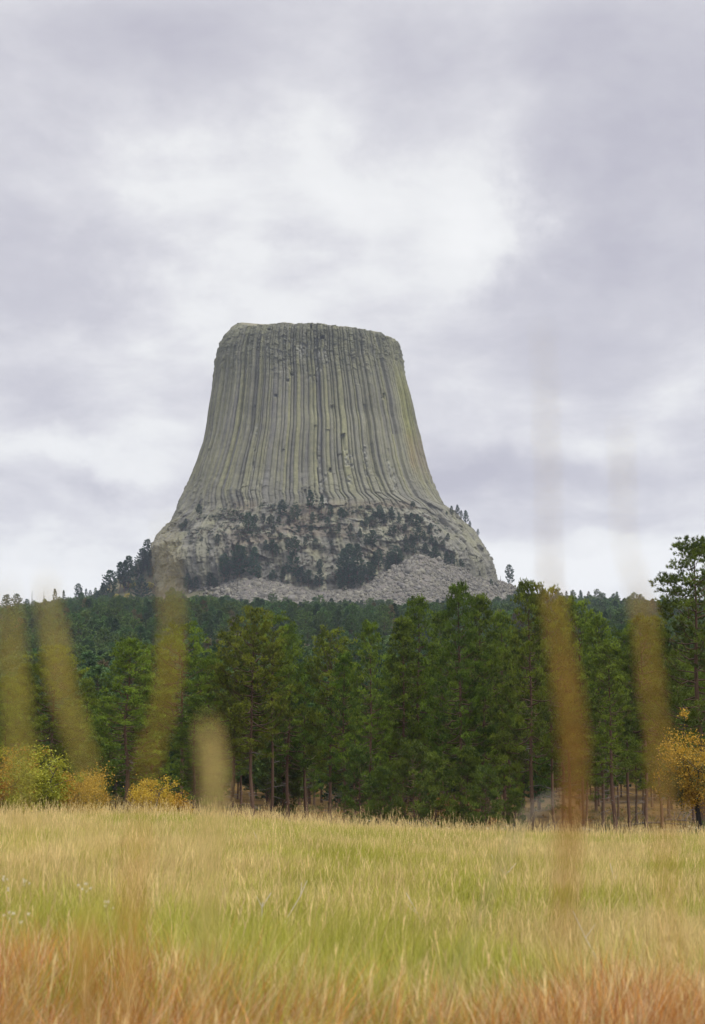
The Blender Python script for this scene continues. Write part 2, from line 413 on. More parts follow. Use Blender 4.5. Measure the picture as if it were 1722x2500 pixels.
    for (cw, ch, am, sd) in [(11, 26, 5.0, 1), (5.2, 13, 3.2, 2), (2.4, 5.5, 1.5, 3)]:
        ci = np.floor(wx / cw); co = hsh(ci, 0 * ci, 0 * ci, 180 + sd)
        zi = np.floor(Z / ch + co * 7 + 0.35 * vnoise(SS / cw, Z / ch, 0, 190 + sd))
        hv = hsh(ci, zi, 0 * ci, 200 + sd)
        uu = np.mod(wx / cw, 1.0); uu = np.minimum(uu, 1 - uu) * cw
        d += bs * ((hv - 0.5) * am + (hsh(ci, zi, 1 + 0 * ci, 210 + sd) - 0.5) * (np.mod(wx / cw, 1.0) - 0.5) * am - np.exp(-(uu / 0.5) ** 2) * am * 0.35) * (1 - 0.45 * (np.abs(cx_[None]) > 0.95))
    d -= bs * 4.0 * sst(np.abs(cx_[None]), 0.9, 0.99)
    # ledges of the bench
    benchm = sst(PY, 1215, 1235) * sst(PY, 1390, 1330) * sst(PX, 520, 600) * sst(PX, 1120, 1040)
    st = np.mod(Z / 12 + 1.3 * vnoise(SS / 17, Z / 40, 0, 81) + 0.5 * vnoise(SS / 5, Z / 20, 0, 82), 1.0)
    d += benchm * sst(vnoise(SS / 13, Z / 11, 0, 83), -0.2, 0.5) * ((1 - st) * 4.0 - 2.0)
    d += benchm * 0.7 * fbm(SS / 4, Z / 5, 0, 84, 3)
    # colour --------------------------------------------------------------
    grey = np.array([0.190, 0.183, 0.170]); olive = np.array([0.270, 0.262, 0.155]); pale = np.array([0.38, 0.375, 0.33]); dark = np.array([0.075, 0.085, 0.085])
    streak = vnoise(SS / 1.6, Z / 55, 0, 91) * 0.45 + vnoise(SS / 5, Z / 30, 0, 92) * 0.35
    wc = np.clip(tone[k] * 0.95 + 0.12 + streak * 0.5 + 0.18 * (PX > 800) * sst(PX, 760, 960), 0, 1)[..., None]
    c = grey * (1 - wc) + olive * wc
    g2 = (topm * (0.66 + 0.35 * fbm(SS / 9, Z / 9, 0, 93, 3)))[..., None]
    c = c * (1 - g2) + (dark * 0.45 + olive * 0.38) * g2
    lb = (np.exp(-((PX - (962 + (PY - 830) * 0.20)) / 12.0) ** 2) * sst(PY, 860, 960) * sst(PY, 1120, 1050) * front)[..., None]
    c = c * (1 - 0.55 * lb) + np.array([0.28, 0.28, 0.07]) * 0.55 * lb
    lo = (np.exp(-((PX - (1000 + (PY - 1050) * 0.16)) / 9.0) ** 2) * sst(PY, 1040, 1090) * sst(PY, 1160, 1120) * front)[..., None]
    c = c * (1 - 0.5 * lo) + np.array([0.34, 0.22, 0.09]) * 0.5 * lo
    ru = (sst(PX, 1000, 1030) * sst(PY, 1030, 1090) * sst(PY, 1190, 1120))[..., None] * 0.35
    c = c * (1 - ru) + np.array([0.27, 0.19, 0.14]) * ru
    low = (sst(PY, 1150, 1240) * 0.65)[..., None]
    c = c * (1 - low) + np.array([0.190, 0.182, 0.158]) * low
    bn = np.clip(benchm * sst(fbm(SS / 20, Z / 10, 0, 94, 3), -0.3, 0.5), 0, 1)[..., None] * 0.7
    c = c * (1 - bn) + np.array([0.15, 0.12, 0.09]) * bn
    mot = (1 + 0.16 * fbm(SS / 2.2, Z / 2.6, 0, 95, 3) + 0.14 * fbm(SS / 16, Z / 24, 0, 96, 3))[..., None]
    c = c * mot
    sc_ = scar[..., None]
    c = c * (1 - 0.75 * sc_) + pale * (0.8 + 0.35 * vnoise(SS / 1.2, Z / 1.4, 0, 97))[..., None] * 0.75 * sc_
    lich = (sst(fbm(SS / 7, Z / 11, 0, 98, 4), 0.25, 0.7) * (0.3 + 0.05 * bs))[..., None]
    c = c * (1 - lich) + np.array([0.27, 0.265, 0.165]) * lich
    X = X + nx[None] * d; Yc = Yc - ny[None] * d
    Zd = Z - np.clip(-d, 0, 3) * 0
    V = np.stack([X, Yc, Zd], -1).reshape(-1, 3)
    C = c.reshape(-1, 3)
    i = (np.arange(NR - 1)[:, None] * nph + np.arange(nph)[None]); j = (np.arange(NR - 1)[:, None] * nph + (np.arange(nph)[None] + 1) % nph)
    Q = np.stack([j, i, i + nph, j + nph], -1).reshape(-1, 4)
    # summit
    rings = []; cc = []
    top = np.stack([X[-1], Yc[-1], Zd[-1]], -1)
    ctr = np.array([top[:, 0].mean(), D0, ztl + 1])
    base = NR * nph; Qs = [Q]; prev = (NR - 1) * nph
    for q, f_ in enumerate([0.97, 0.9, 0.75, 0.55, 0.3, 0.1]):
        r_ = ctr + (top - ctr) * f_
        r_[:, 2] += 0.8 * fbm(r_[:, 0] / 6, r_[:, 1] / 6, 0, 99, 3)
        rings.append(r_); cc.append(np.tile([0.26, 0.24, 0.17], (nph, 1)))
        a = np.arange(nph); b2 = (a + 1) % nph
        Qs.append(np.stack([prev + b2, prev + a, base + a, base + b2], -1)); prev = base; base += nph
    V = np.concatenate([V] + rings + [ctr[None]]); C = np.concatenate([C] + cc + [[[0.26, 0.24, 0.17]]])
    a = np.arange(nph); tri = np.stack([prev + (a + 1) % nph, prev + a, np.full(nph, base)], -1)
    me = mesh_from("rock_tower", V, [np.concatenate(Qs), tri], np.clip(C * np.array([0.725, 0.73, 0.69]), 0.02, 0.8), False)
    return obj("rock_tower", me, M_ROCK, label='huge flat-topped grey-green rock tower with vertical columns above the forest', category='rock tower')
TOWER = build_tower()
bpy.context.view_layer.update()

def hit_tower(px, py):
    o = Vector((0, 0, EYE)); dvec = Vector(at(px, py, 100.0)) - o; dvec.normalize()
    ok, loc, nrm, _ = TOWER.ray_cast(o, dvec)
    return np.array(loc) if ok else None

# ------------------------------------------------------------------ talus
def build_talus():
    rng = np.random.default_rng(12)
    px = np.linspace(380, 1290, 340); t = np.linspace(-0.10, 1.12, 110)
    P, T = np.meshgrid(px, t, indexing='ij')
    yr = tab(YR, P); y = yr - 105 + 105 * T
    x = (P - 861) / F * y
    z = ground(x, y)
    cover = sst(P, 520, 600) * sst(P, 1290, 1225)
    z = z + 1.6 * cover + 1.0 * fbm(x / 6, y / 6, 0, 5, 3) - 3.5 * (1 - cover)
    V = np.stack([x, y, z], -1).reshape(-1, 3)
    nr, nc = P.shape
    i = (np.arange(nr - 1)[:, None] * nc + np.arange(nc - 1)[None]).ravel()
    Q = np.stack([i, i + nc, i + nc + 1, i + 1], -1)
    n = fbm(x / 14, y / 14, 0, 6, 3).reshape(-1, 1) * 0.5 + 0.5
    c = np.array([0.10, 0.09, 0.08]) * (1 - n) + np.array([0.14, 0.125, 0.105]) * n
    obj("talus_slope", mesh_from("talus_slope", V, [Q], c), M_TALUS, kind='structure', label='slope of broken rock at the foot of the tower')
    # boulders
    N = 26000
    P = rng.uniform(440, 1275, N); T = rng.uniform(-0.08, 1.08, N)
    yr = tab(YR, P); y = yr - 105 + 105 * T; x = (P - 861) / F * y; z = ground(x, y) + 1.4
    keep = rng.uniform(0, 1, N) < sst(P, 490, 580) * sst(P, 1280, 1215) + 0.05
    x, y, z = x[keep], y[keep], z[keep]; N = len(x)
    s = np.clip(rng.lognormal(-0.25, 0.5, N), 0.35, 3.6)
    # irregular block: 8 corners jittered, random rotation
    cube = np.array([[a, b, c] for a in (-1, 1) for b in (-1, 1) for c in (-1, 1)], float)
    Vb = cube[None] * rng.uniform(0.45, 1.0, (N, 1, 3)) * (1 + rng.uniform(-0.35, 0.2, (N, 8, 3)))
    q = rng.normal(size=(N, 4)); q /= np.linalg.norm(q, axis=1)[:, None]
    w_, a, b, c = q.T
    Rm = np.stack([1 - 2 * (b * b + c * c), 2 * (a * b - c * w_), 2 * (a * c + b * w_), 2 * (a * b + c * w_), 1 - 2 * (a * a + c * c), 2 * (b * c - a * w_), 2 * (a * c - b * w_), 2 * (b * c + a * w_), 1 - 2 * (a * a + b * b)], -1).reshape(N, 3, 3)
    Vb = np.einsum('nij,nkj->nki', Rm, Vb) * s[:, None, None] + np.stack([x, y, z], -1)[:, None]
    q6 = np.array([[0, 1, 3, 2], [4, 6, 7, 5], [0, 4, 5, 1], [2, 3, 7, 6], [0, 2, 6, 4], [1, 5, 7, 3]])
    Q = (np.arange(N)[:, None, None] * 8 + q6[None]).reshape(-1, 4)
    tone = rng.uniform(0, 1, (N, 1)); br = rng.uniform(0.75, 1.2, (N, 1))
    c = (np.array([0.150, 0.145, 0.136]) * (1 - tone) + np.array([0.205, 0.198, 0.160]) * tone) * np.array([0.98, 0.95, 0.90]) * br * 0.80
    obj("talus_rubble", mesh_from("talus_rubble", Vb.reshape(-1, 3), [Q], np.repeat(c, 8, 0)), M_TALUS, kind='stuff', label='grey broken boulders heaped below the tower', category='rubble')
build_talus()

# ------------------------------------------------------------------ trees
def norm(v): return v / (np.linalg.norm(v, axis=-1, keepdims=True) + 1e-9)

def tufts(g, C, Dr, n, ln, wd, spread, rng, ca, cb, jit=0.0, tone=None):
    N = len(C)
    D = norm(Dr[:, None] + spread * rng.normal(size=(N, n, 3)))
    B = C[:, None] + jit * rng.normal(size=(N, n, 3))
    side = norm(np.cross(D, rng.normal(size=(N, n, 3)))) * wd / 2
    l = ln * rng.uniform(0.65, 1.15, (N, n, 1))
    V = np.stack([B - side, B + side, B + D * l], 2)
    tri = np.arange(N * n * 3).reshape(-1, 3)
    tn = rng.uniform(0, 1, (N, 1, 1)) if tone is None else np.asarray(tone)[:, None, None]
    t = np.clip(tn * 0.75 + rng.uniform(0, 0.3, (N, n, 1)), 0, 1)
    c = np.asarray(ca) * (1 - t) + np.asarray(cb) * t
    c = np.repeat(c[:, :, None], 3, axis=2)
    g.add(V.reshape(-1, 3), [tri], c.reshape(-1, 3))

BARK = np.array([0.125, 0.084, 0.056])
def make_pine(seed, H=18.0, crown0=0.35, Lmax=3.4, shape='cone', nb=110, dense=1.0, needle=(0.22, 0.036, 17), dead=14, ca=(0.024, 0.050, 0.010), cb=(0.165, 0.262, 0.024), detail=1.0, openness=0.0):
    rng = np.random.default_rng(seed)
    gt, gc = Geo(), Geo()
    zt = np.linspace(-0.6, H, 16)
    bend = np.stack([0.22 * vnoise(zt / 5, seed, 0, 1) * np.clip(zt, 0, 3) / 3, 0.22 * vnoise(zt / 5, seed, 9, 2) * np.clip(zt, 0, 3) / 3, zt], -1)
    r0 = H * 0.0125
    rad = r0 * np.clip(1 - zt / H, 0.02, 1.1) ** 0.8 * (1 + 0.5 * np.exp(-np.clip(zt, 0, 9) / 0.35))
    tcol = BARK * (1.15 - 0.75 * np.linspace(0, 1, 16))[:, None] * np.array([1.05, 1, 0.98])  # bark darkens upward: the crown's shade is painted into the trunk colour
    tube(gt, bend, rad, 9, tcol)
    def trunk_at(z): return np.array([np.interp(z, zt, bend[:, 0]), np.interp(z, zt, bend[:, 1]), z])
    cen, dr, tone_ = [], [], []
    az = rng.uniform(0, 6.28)
    for q in range(nb):
        f = (q + rng.uniform(0, 0.8)) / nb
        zr = f ** 0.9
        z = H * (crown0 + (0.985 - crown0) * zr)
        az += 2.4 + rng.normal(0, 0.35)
        if openness and rng.uniform() < openness * (1 - zr * 0.4): continue
        if shape == 'cone': pr = (1 - zr) ** 0.66 * min(1, 0.62 + zr * 2.2)
        elif shape == 'round': pr = (1 - zr ** 2.3) ** 0.6 * min(1, 0.45 + zr * 1.9)
        else: pr = (1 - zr) ** 0.55 * min(1, 0.55 + 2 * zr)
        Lb = Lmax * pr * rng.uniform(0.62, 1.18) + 0.25
        el = -0.12 + 0.75 * zr + rng.normal(0, 0.14)
        dh = np.array([math.cos(az), math.sin(az), 0])
        s = np.linspace(0, 1, 6)[:, None]
        P = trunk_at(z) + dh * s * Lb * math.cos(el) + np.array([0, 0, 1]) * (s * Lb * math.sin(el) - 0.10 * Lb * np.sin(s * math.pi) + 0.16 * Lb * s ** 3)
        P[1:] += rng.normal(0, 0.03 * Lb, (5, 3))
        tube(gt, P, (0.012 + 0.014 * Lb) * np.linspace(1, 0.25, 6), 4, BARK * 0.75)
        if detail >= 1:          # foliage in separate rounded sprays along the limb
            ncl = max(2, int(Lb * 1.75 * dense))
            for c_ in range(ncl):
                tt = 1.0 if c_ == 0 else rng.uniform(0.32 if Lb > 1.2 else 0.1, 1.0)
                p0 = np.array([np.interp(tt, s[:, 0], P[:, a_]) for a_ in range(3)])
                sa = rng.choice([-1, 1]) * rng.uniform(0.3, 1.1) if c_ else 0.0
                sl = (Lb * 0.26 * (1.3 - tt) + 0.2) * rng.uniform(0.6, 1.3)
                dd = np.array([math.cos(az + sa), math.sin(az + sa), rng.uniform(0.0, 0.6)])
                p1 = p0 + dd * sl
                tube(gt, [p0, p1], [0.014, 0.008], 3, BARK * 0.7)
                rc = rng.uniform(0.30, 0.56)
                kk = int(8 + 17 * rc)
                o_ = norm(rng.normal(size=(kk, 3))) * rc * rng.uniform(0.4, 1.0, (kk, 1)) * np.array([1.15, 1.15, 0.62])
                o_[:, 2] += 0.10
                cen.extend(p1 + o_); dr.extend(norm(o_ + np.array([0, 0, 0.12])) + np.array([0, 0, 0.35]))
                tone_.extend([rng.uniform(0, 1)] * kk)
        else:
            ns = max(4, int(Lb * 5.5 * dense))
            for tt in np.sort(rng.uniform(0.28 if Lb > 1.2 else 0.05, 1.0, ns)):
                p0 = np.array([np.interp(tt, s[:, 0], P[:, a_]) for a_ in range(3)])
                sa = rng.choice([-1, 1]) * rng.uniform(0.4, 1.2)
                dd = np.array([math.cos(az + sa), math.sin(az + sa), rng.uniform(0.0, 0.75)])
                sl = Lb * rng.uniform(0.14, 0.30) * (1.25 - tt) + 0.22
                kk = max(2, int(sl / 0.20)); tn = rng.uniform(0, 1)
                for a_ in range(kk):
                    cen.append(p0 + dd * sl * (a_ + 1) / kk + rng.normal(0, 0.05, 3)); dr.append(dd * 0.8 + np.array([0, 0, 0.55])); tone_.append(tn)
            cen.append(P[-1]); dr.append(dh + np.array([0, 0, 0.6])); tone_.append(0.5)
    cen.append(trunk_at(H) * 1.0); dr.append(np.array([0, 0, 1.0])); tone_.append(0.7)
    cen, dr = np.array(cen), np.array(dr)
    nl, nw, nn = needle
    tufts(gc, cen, dr, nn, nl, nw, 0.75, rng, ca, cb, 0.02, np.array(tone_))
    for q in range(dead):       # bare dead limbs below the crown
        z = H * rng.uniform(0.08, crown0 + 0.1); a2 = rng.uniform(0, 6.28); Lb = rng.uniform(0.5, 2.1)
        P = [trunk_at(z), trunk_at(z) + np.array([math.cos(a2) * Lb * 0.55, math.sin(a2) * Lb * 0.55, rng.uniform(-0.25, 0.2)]), trunk_at(z) + np.array([math.cos(a2 + .3) * Lb, math.sin(a2 + .3) * Lb, rng.uniform(-0.7, 0.35)])]
        tube(gt, P, [0.035, 0.02, 0.006], 4, np.array([0.17, 0.15, 0.135]))
    return gt, gc

def proto(kind, seed, **kw):
    gt, gc = make_pine(seed, **kw)
    return gt.mesh(kind + "_trunk", True), gc.mesh(kind + "_crown")

P_NEAR = [
    proto('pine', 1, crown0=0.26, Lmax=3.6, shape='cone', nb=105),
    proto('pine', 2, crown0=0.32, Lmax=3.9, shape='round', nb=95, cb=(0.205, 0.280, 0.024)),
    proto('pine', 3, crown0=0.20, Lmax=3.0, shape='cone', nb=110, dense=1.1),
    proto('pine', 4, crown0=0.36, Lmax=3.6, shape='round', nb=80, cb=(0.20, 0.280, 0.026), openness=0.10),
    proto('pine', 5, crown0=0.28, Lmax=3.1, shape='cone', nb=90, openness=0.08, dead=20),
    proto('pine', 6, crown0=0.10, Lmax=3.2, shape='cone', nb=115, ca=(0.028, 0.066, 0.014), dead=4),
]
P_SAP = [proto('sapling', 21, H=7.0, crown0=0.06, Lmax=1.9, shape='cone', nb=70, dead=2, cb=(0.13, 0.19, 0.022)),
         proto('sapling', 22, H=7.0, crown0=0.10, Lmax=1.7, shape='round', nb=60, dead=3, cb=(0.12, 0.18, 0.025))]
P_BIG = proto('pine', 9, H=19.0, crown0=0.18, Lmax=4.6, shape='cone', nb=115, openness=0.08, dead=24)
FAR = dict(needle=(0.55, 0.24, 10), dead=0, detail=0.0, dense=0.5)
P_FAR = [proto('far_pine', 31, H=14, crown0=0.25, Lmax=3.6, shape='round', nb=54, ca=(0.036, 0.084, 0.028), cb=(0.105, 0.205, 0.045), **FAR),
         proto('far_pine', 32, H=14, crown0=0.2, Lmax=3.2, shape='cone', nb=54, ca=(0.030, 0.072, 0.028), cb=(0.082, 0.168, 0.045), **FAR),
         proto('far_pine', 33, H=14, crown0=0.3, Lmax=3.9, shape='round', nb=46, ca=(0.040, 0.088, 0.026), cb=(0.13, 0.215, 0.045), **FAR),
         proto('far_pine', 34, H=14, crown0=0.12, Lmax=3.0, shape='cone', nb=56, ca=(0.024, 0.060, 0.028), cb=(0.060, 0.120, 0.042), **FAR)]
P_FAR.append(proto('far_pine', 35, H=14, crown0=0.35, Lmax=2.6, shape='cone', nb=34, openness=0.25, ca=(0.10, 0.085, 0.04), cb=(0.17, 0.15, 0.06), **FAR))
P_LEDGE = [proto('ledge_pine', 41, H=14, crown0=0.10, Lmax=3.0, shape='cone', nb=60, ca=(0.020, 0.050, 0.030), cb=(0.052, 0.110, 0.050), **FAR),
           proto('ledge_pine', 42, H=14, crown0=0.18, Lmax=3.4, shape='round', nb=52, ca=(0.020, 0.052, 0.030), cb=(0.055, 0.115, 0.050), **FAR),
           proto('ledge_pine', 43, H=14, crown0=0.30, Lmax=2.2, shape='cone', nb=44, ca=(0.018, 0.048, 0.030), cb=(0.048, 0.100, 0.048), **FAR)]
for tr, cr in P_NEAR + P_SAP + [P_BIG] + P_FAR + P_LEDGE:
    tr.materials.append(M_BARK); cr.materials.append(M_NEEDLE)

def plant_tree(pr, loc, H, H0, label, group=None, wid=1.0, rz=0.0, name="pine_tree", cat="pine tree", lean=(0, 0)):
    o = thing(name, loc, label, cat, group, rz, (H / H0 * wid, H / H0 * wid, H / H0))
    o.rotation_euler = (lean[0], lean[1], rz)
    obj("trunk", pr[0], None, o); obj("crown", pr[1], None, o)
    return o

# front row: photo x, photo y of the top, distance, prototype, width, label
NEAR = [
    (18, 1655, 150, 0, 1.0, "tall pine at the left end of the stand, behind the yellow bush"),
    (66, 1622, 172, 2, 1.0, "slim pine standing second from the left end of the stand"),
    (139, 1588, 132, 1, 1.05, "broad olive pine with pale trunk above the green-yellow bush"),
    (213, 1660, 150, 5, 0.85, "low dense pine between the olive pine and the pointed pine"),
    (316, 1563, 122, 0, 1.15, "pointed symmetric pine with straight trunk left of centre"),
    (374, 1582, 152, 3, 0.9, "slim round-topped pine just right of the pointed symmetric pine"),
    (447, 1531, 134, 3, 1.1, "tall irregular pine with one long side limb above the yellow shrub"),
    (512, 1612, 148, 2, 1.0, "shorter pine left of the tall central clump"),
    (478, 1700, 128, 5, 0.9, "low pine standing among shrubs left of the bare trunks"),
    (573, 1562, 140, 1, 1.0, "round-crowned pine at the left side of the central clump"),
    (622, 1499, 134, 1, 1.05, "tallest rounded pine of the central clump with light green top"),
    (668, 1508, 138, 3, 0.95, "tall pine of the central clump, right of its tallest one"),
    (708, 1530, 146, 0, 0.95, "tapering pine on the right side of the central clump"),
    (748, 1620, 150, 4, 0.9, "shorter dark pine in the dip right of the central clump"),
    (808, 1548, 140, 1, 0.95, "yellow-green round pine in the middle of the stand"),
    (842, 1596, 132, 4, 0.8, "slender pine with small pointed top beside the yellow-green pine"),
    (902, 1520, 126, 4, 0.82, "narrow pine with clubbed top and long bare grey trunk"),
    (955, 1600, 142, 2, 0.9, "pine with drooping limbs right of the narrow clubbed pine"),
    (984, 1512, 130, 2, 0.95, "narrow steeple-shaped pine left of the taller steeple pine"),
    (1021, 1462, 132, 0, 0.95, "taller steeple-shaped pine with bushy pointed top"),
    (1072, 1500, 138, 4, 0.9, "narrow dark pine tucked between two taller pointed pines"),
    (1123, 1430, 122, 0, 1.0, "tallest pointed pine in front of the scree right of centre"),
    (1172, 1457, 126, 2, 1.05, "pointed pine next right of the tallest one before the scree"),
    (1224, 1498, 132, 5, 0.9, "bushy pine in the notch between the two tall pointed pines"),
    (1287, 1424, 120, 0, 1.0, "tall bright-topped pine with two straight bare trunks below it"),
    (1338, 1448, 134, 1, 0.8, "pine with yellowish top just right of the bright-topped pine"),
    (1378, 1474, 140, 3, 0.9, "round pine with sparse top in the right half of the stand"),
    (1411, 1480, 136, 1, 0.8, "round-topped pine whose crown merges with the sparse-topped one"),
    (1456, 1508, 128, 0, 0.9, "dense dark pointed pine in the right third of the stand"),
    (1489, 1574, 116, 4, 1.0, "lower pine with straight slim trunk standing forward on the right"),
    (1522, 1545, 138, 3, 0.85, "bushy pine behind the forward slim-trunked one"),
    (1562, 1522, 134, 1, 0.95, "yellow-green pine left of the big leaning pine"),
    (1598, 1520, 140, 1, 0.9, "broad-crowned pine touching the big leaning pine"),
    (1735, 1400, 118, 0, 1.1, "tall dark pine cut by the right edge behind the leaning pine"),
]
def plant_near():
    rng = np.random.default_rng(5)
    for i, (px, pyt, Y, pi, wd, lab) in enumerate(NEAR):
        z0t = at(px, pyt, Y); x = z0t[0]; gz = float(ground(x, Y))
        plant_tree(P_NEAR[pi], (x, Y, gz - 0.05), z0t[2] - gz, 18.0, lab, 'pines in the front row of the stand', wd * 0.76 * 18.0 / max(z0t[2] - gz, 1), rng.uniform(0, 6.28))
    # leaning big pine at the right edge
    t = at(1683, 1322, 106); base = at(1716, 1990, 106); gz = float(ground(base[0], 106))
    H = t[2] - gz
    plant_tree(P_BIG, (base[0], 106, gz - 0.05), H * 1.0, 19.0, "big open-crowned pine leaning left beside the orange oak", None, 1.0, 2.1, lean=(0, -math.atan2(base[0] - t[0], H)))
    # slim trunks deeper in the stand
    k = 0
    for q in range(88):
        px = -60 + 1850 * (q * 37 % 88 + rng.uniform(0, 1)) / 88; Y = 142 + 86 * ((q * 0.618) % 1)
        pyt = np.interp(px, [0, 150, 300, 450, 620, 760, 900, 1020, 1120, 1290, 1400, 1500, 1600, 1722], [1660, 1650, 1650, 1620, 1560, 1630, 1620, 1560, 1520, 1500, 1540, 1600, 1580, 1500]) + rng.uniform(45, 190)
        p = at(px, pyt, Y); gz = float(ground(p[0], Y))
        plant_tree(P_NEAR[int(rng.integers(0, 6))], (p[0], Y, gz - 0.05), max(9.0, p[2] - gz), 18.0, "shaded pine standing deep in the stand behind the front row", 'shaded pines behind the front row', rng.uniform(0.75, 1.0), rng.uniform(0, 6.28))
    # young pines along the edge
    for px, py0, Y, H, pi, lab in [(930, 2010, 118, 5.0, 0, "young bushy pine at the meadow edge below the clubbed pine"), (1010, 2012, 114, 6.6, 1, "largest young pine reaching the ground right of centre"),
                              (1060, 2010, 118, 6.0, 0, "young pine beside the largest one at the meadow edge"), (1180, 2010, 110, 5.0, 1, "small bright young pine under the tallest pointed pines"),
                              (1250, 2010, 114, 3.6, 0, "short bright green sapling left of the two bare trunks"), (1140, 2010, 119, 6.5, 0, "dense young pine below the tallest pointed pine"), (880, 2010, 124, 6.5, 1, "young pine with bright crown against the long grey trunk"),
                              (235, 1990, 118, 6.5, 0, "young pine hidden behind the round orange bush"), (700, 2000, 150, 6.5, 1, "shaded sapling between the bare central trunks")]:
        x = (px - 861) / F * Y
        plant_tree(P_SAP[pi], (x, Y, float(ground(x, Y)) - 0.05), H, 7.0, lab, 'young pines along the meadow edge', 0.78, rng.uniform(0, 6.28), cat="young pine")
plant_near()

# --- pines on and around the tower
Z3 = [(745,390,160),(805,390,70),(810,300,70),(890,310,90),(940,320,70),(970,330,90),(1075,265,160),(1040,310,60),(1200,300,150),(1140,320,80),(1345,210,200),(1370,300,90),(1460,215,160),(1545,265,120),(1515,325,70),(1240,385,50),(1355,380,50),(1550,390,40),(265,245,110),(95,375,60),(135,350,80),(440,515,90),(915,580,100),(980,620,130),(1020,620,100),(1135,600,120),(1200,620,160),(1300,540,90),(1395,550,80),(1060,470,60),(510,850,210),(530,930,150),(660,970,300),(800,850,270),(840,860,140),(1180,900,270),(1260,900,150),(1330,920,140),(1080,860,110),(980,890,110),(160,1020,160),(235,960,120),(370,1010,140),(420,1000,100),(1440,770,100),(1440,930,160),(1400,920,90),(660,660,70),(1560,760,40),(640,550,50),(990,400,70)]
Z4 = [(50,270,110),(95,240,50),(30,360,60),(140,370,70),(360,250,60),(410,270,130),(440,240,50),(325,290,60),(285,340,90),(240,320,50),(520,260,110),(585,300,80),(460,300,60),(700,320,110),(760,325,100),(795,290,60),(715,155,60),(880,360,60),(865,390,40),(340,540,160),(225,430,80),(285,500,90),(650,500,90),(700,480,80),(760,480,130),(820,460,80),(890,490,80),(1040,450,60),(1000,510,60),(830,640,140),(720,580,120),(660,580,90),(920,630,110),(880,690,70),(960,680,80),(1030,730,120),(1080,750,110),(1110,730,80),(1160,750,90),(70,850,280),(120,830,300),(200,820,290),(60,940,150),(150,910,120),(230,890,130),(300,850,170),(340,820,160),(400,720,160),(560,700,170),(500,700,120),(600,690,130),(480,760,90),(1440,880,60),(930,520,60),(545,390,70),(500,400,50),(640,380,60),(360,690,120)]
EDGE4 = [(1075,215,80),(1130,215,90),(1165,245,70),(1030,215,40),(1215,290,110),(1245,330,60),(1335,400,55)]
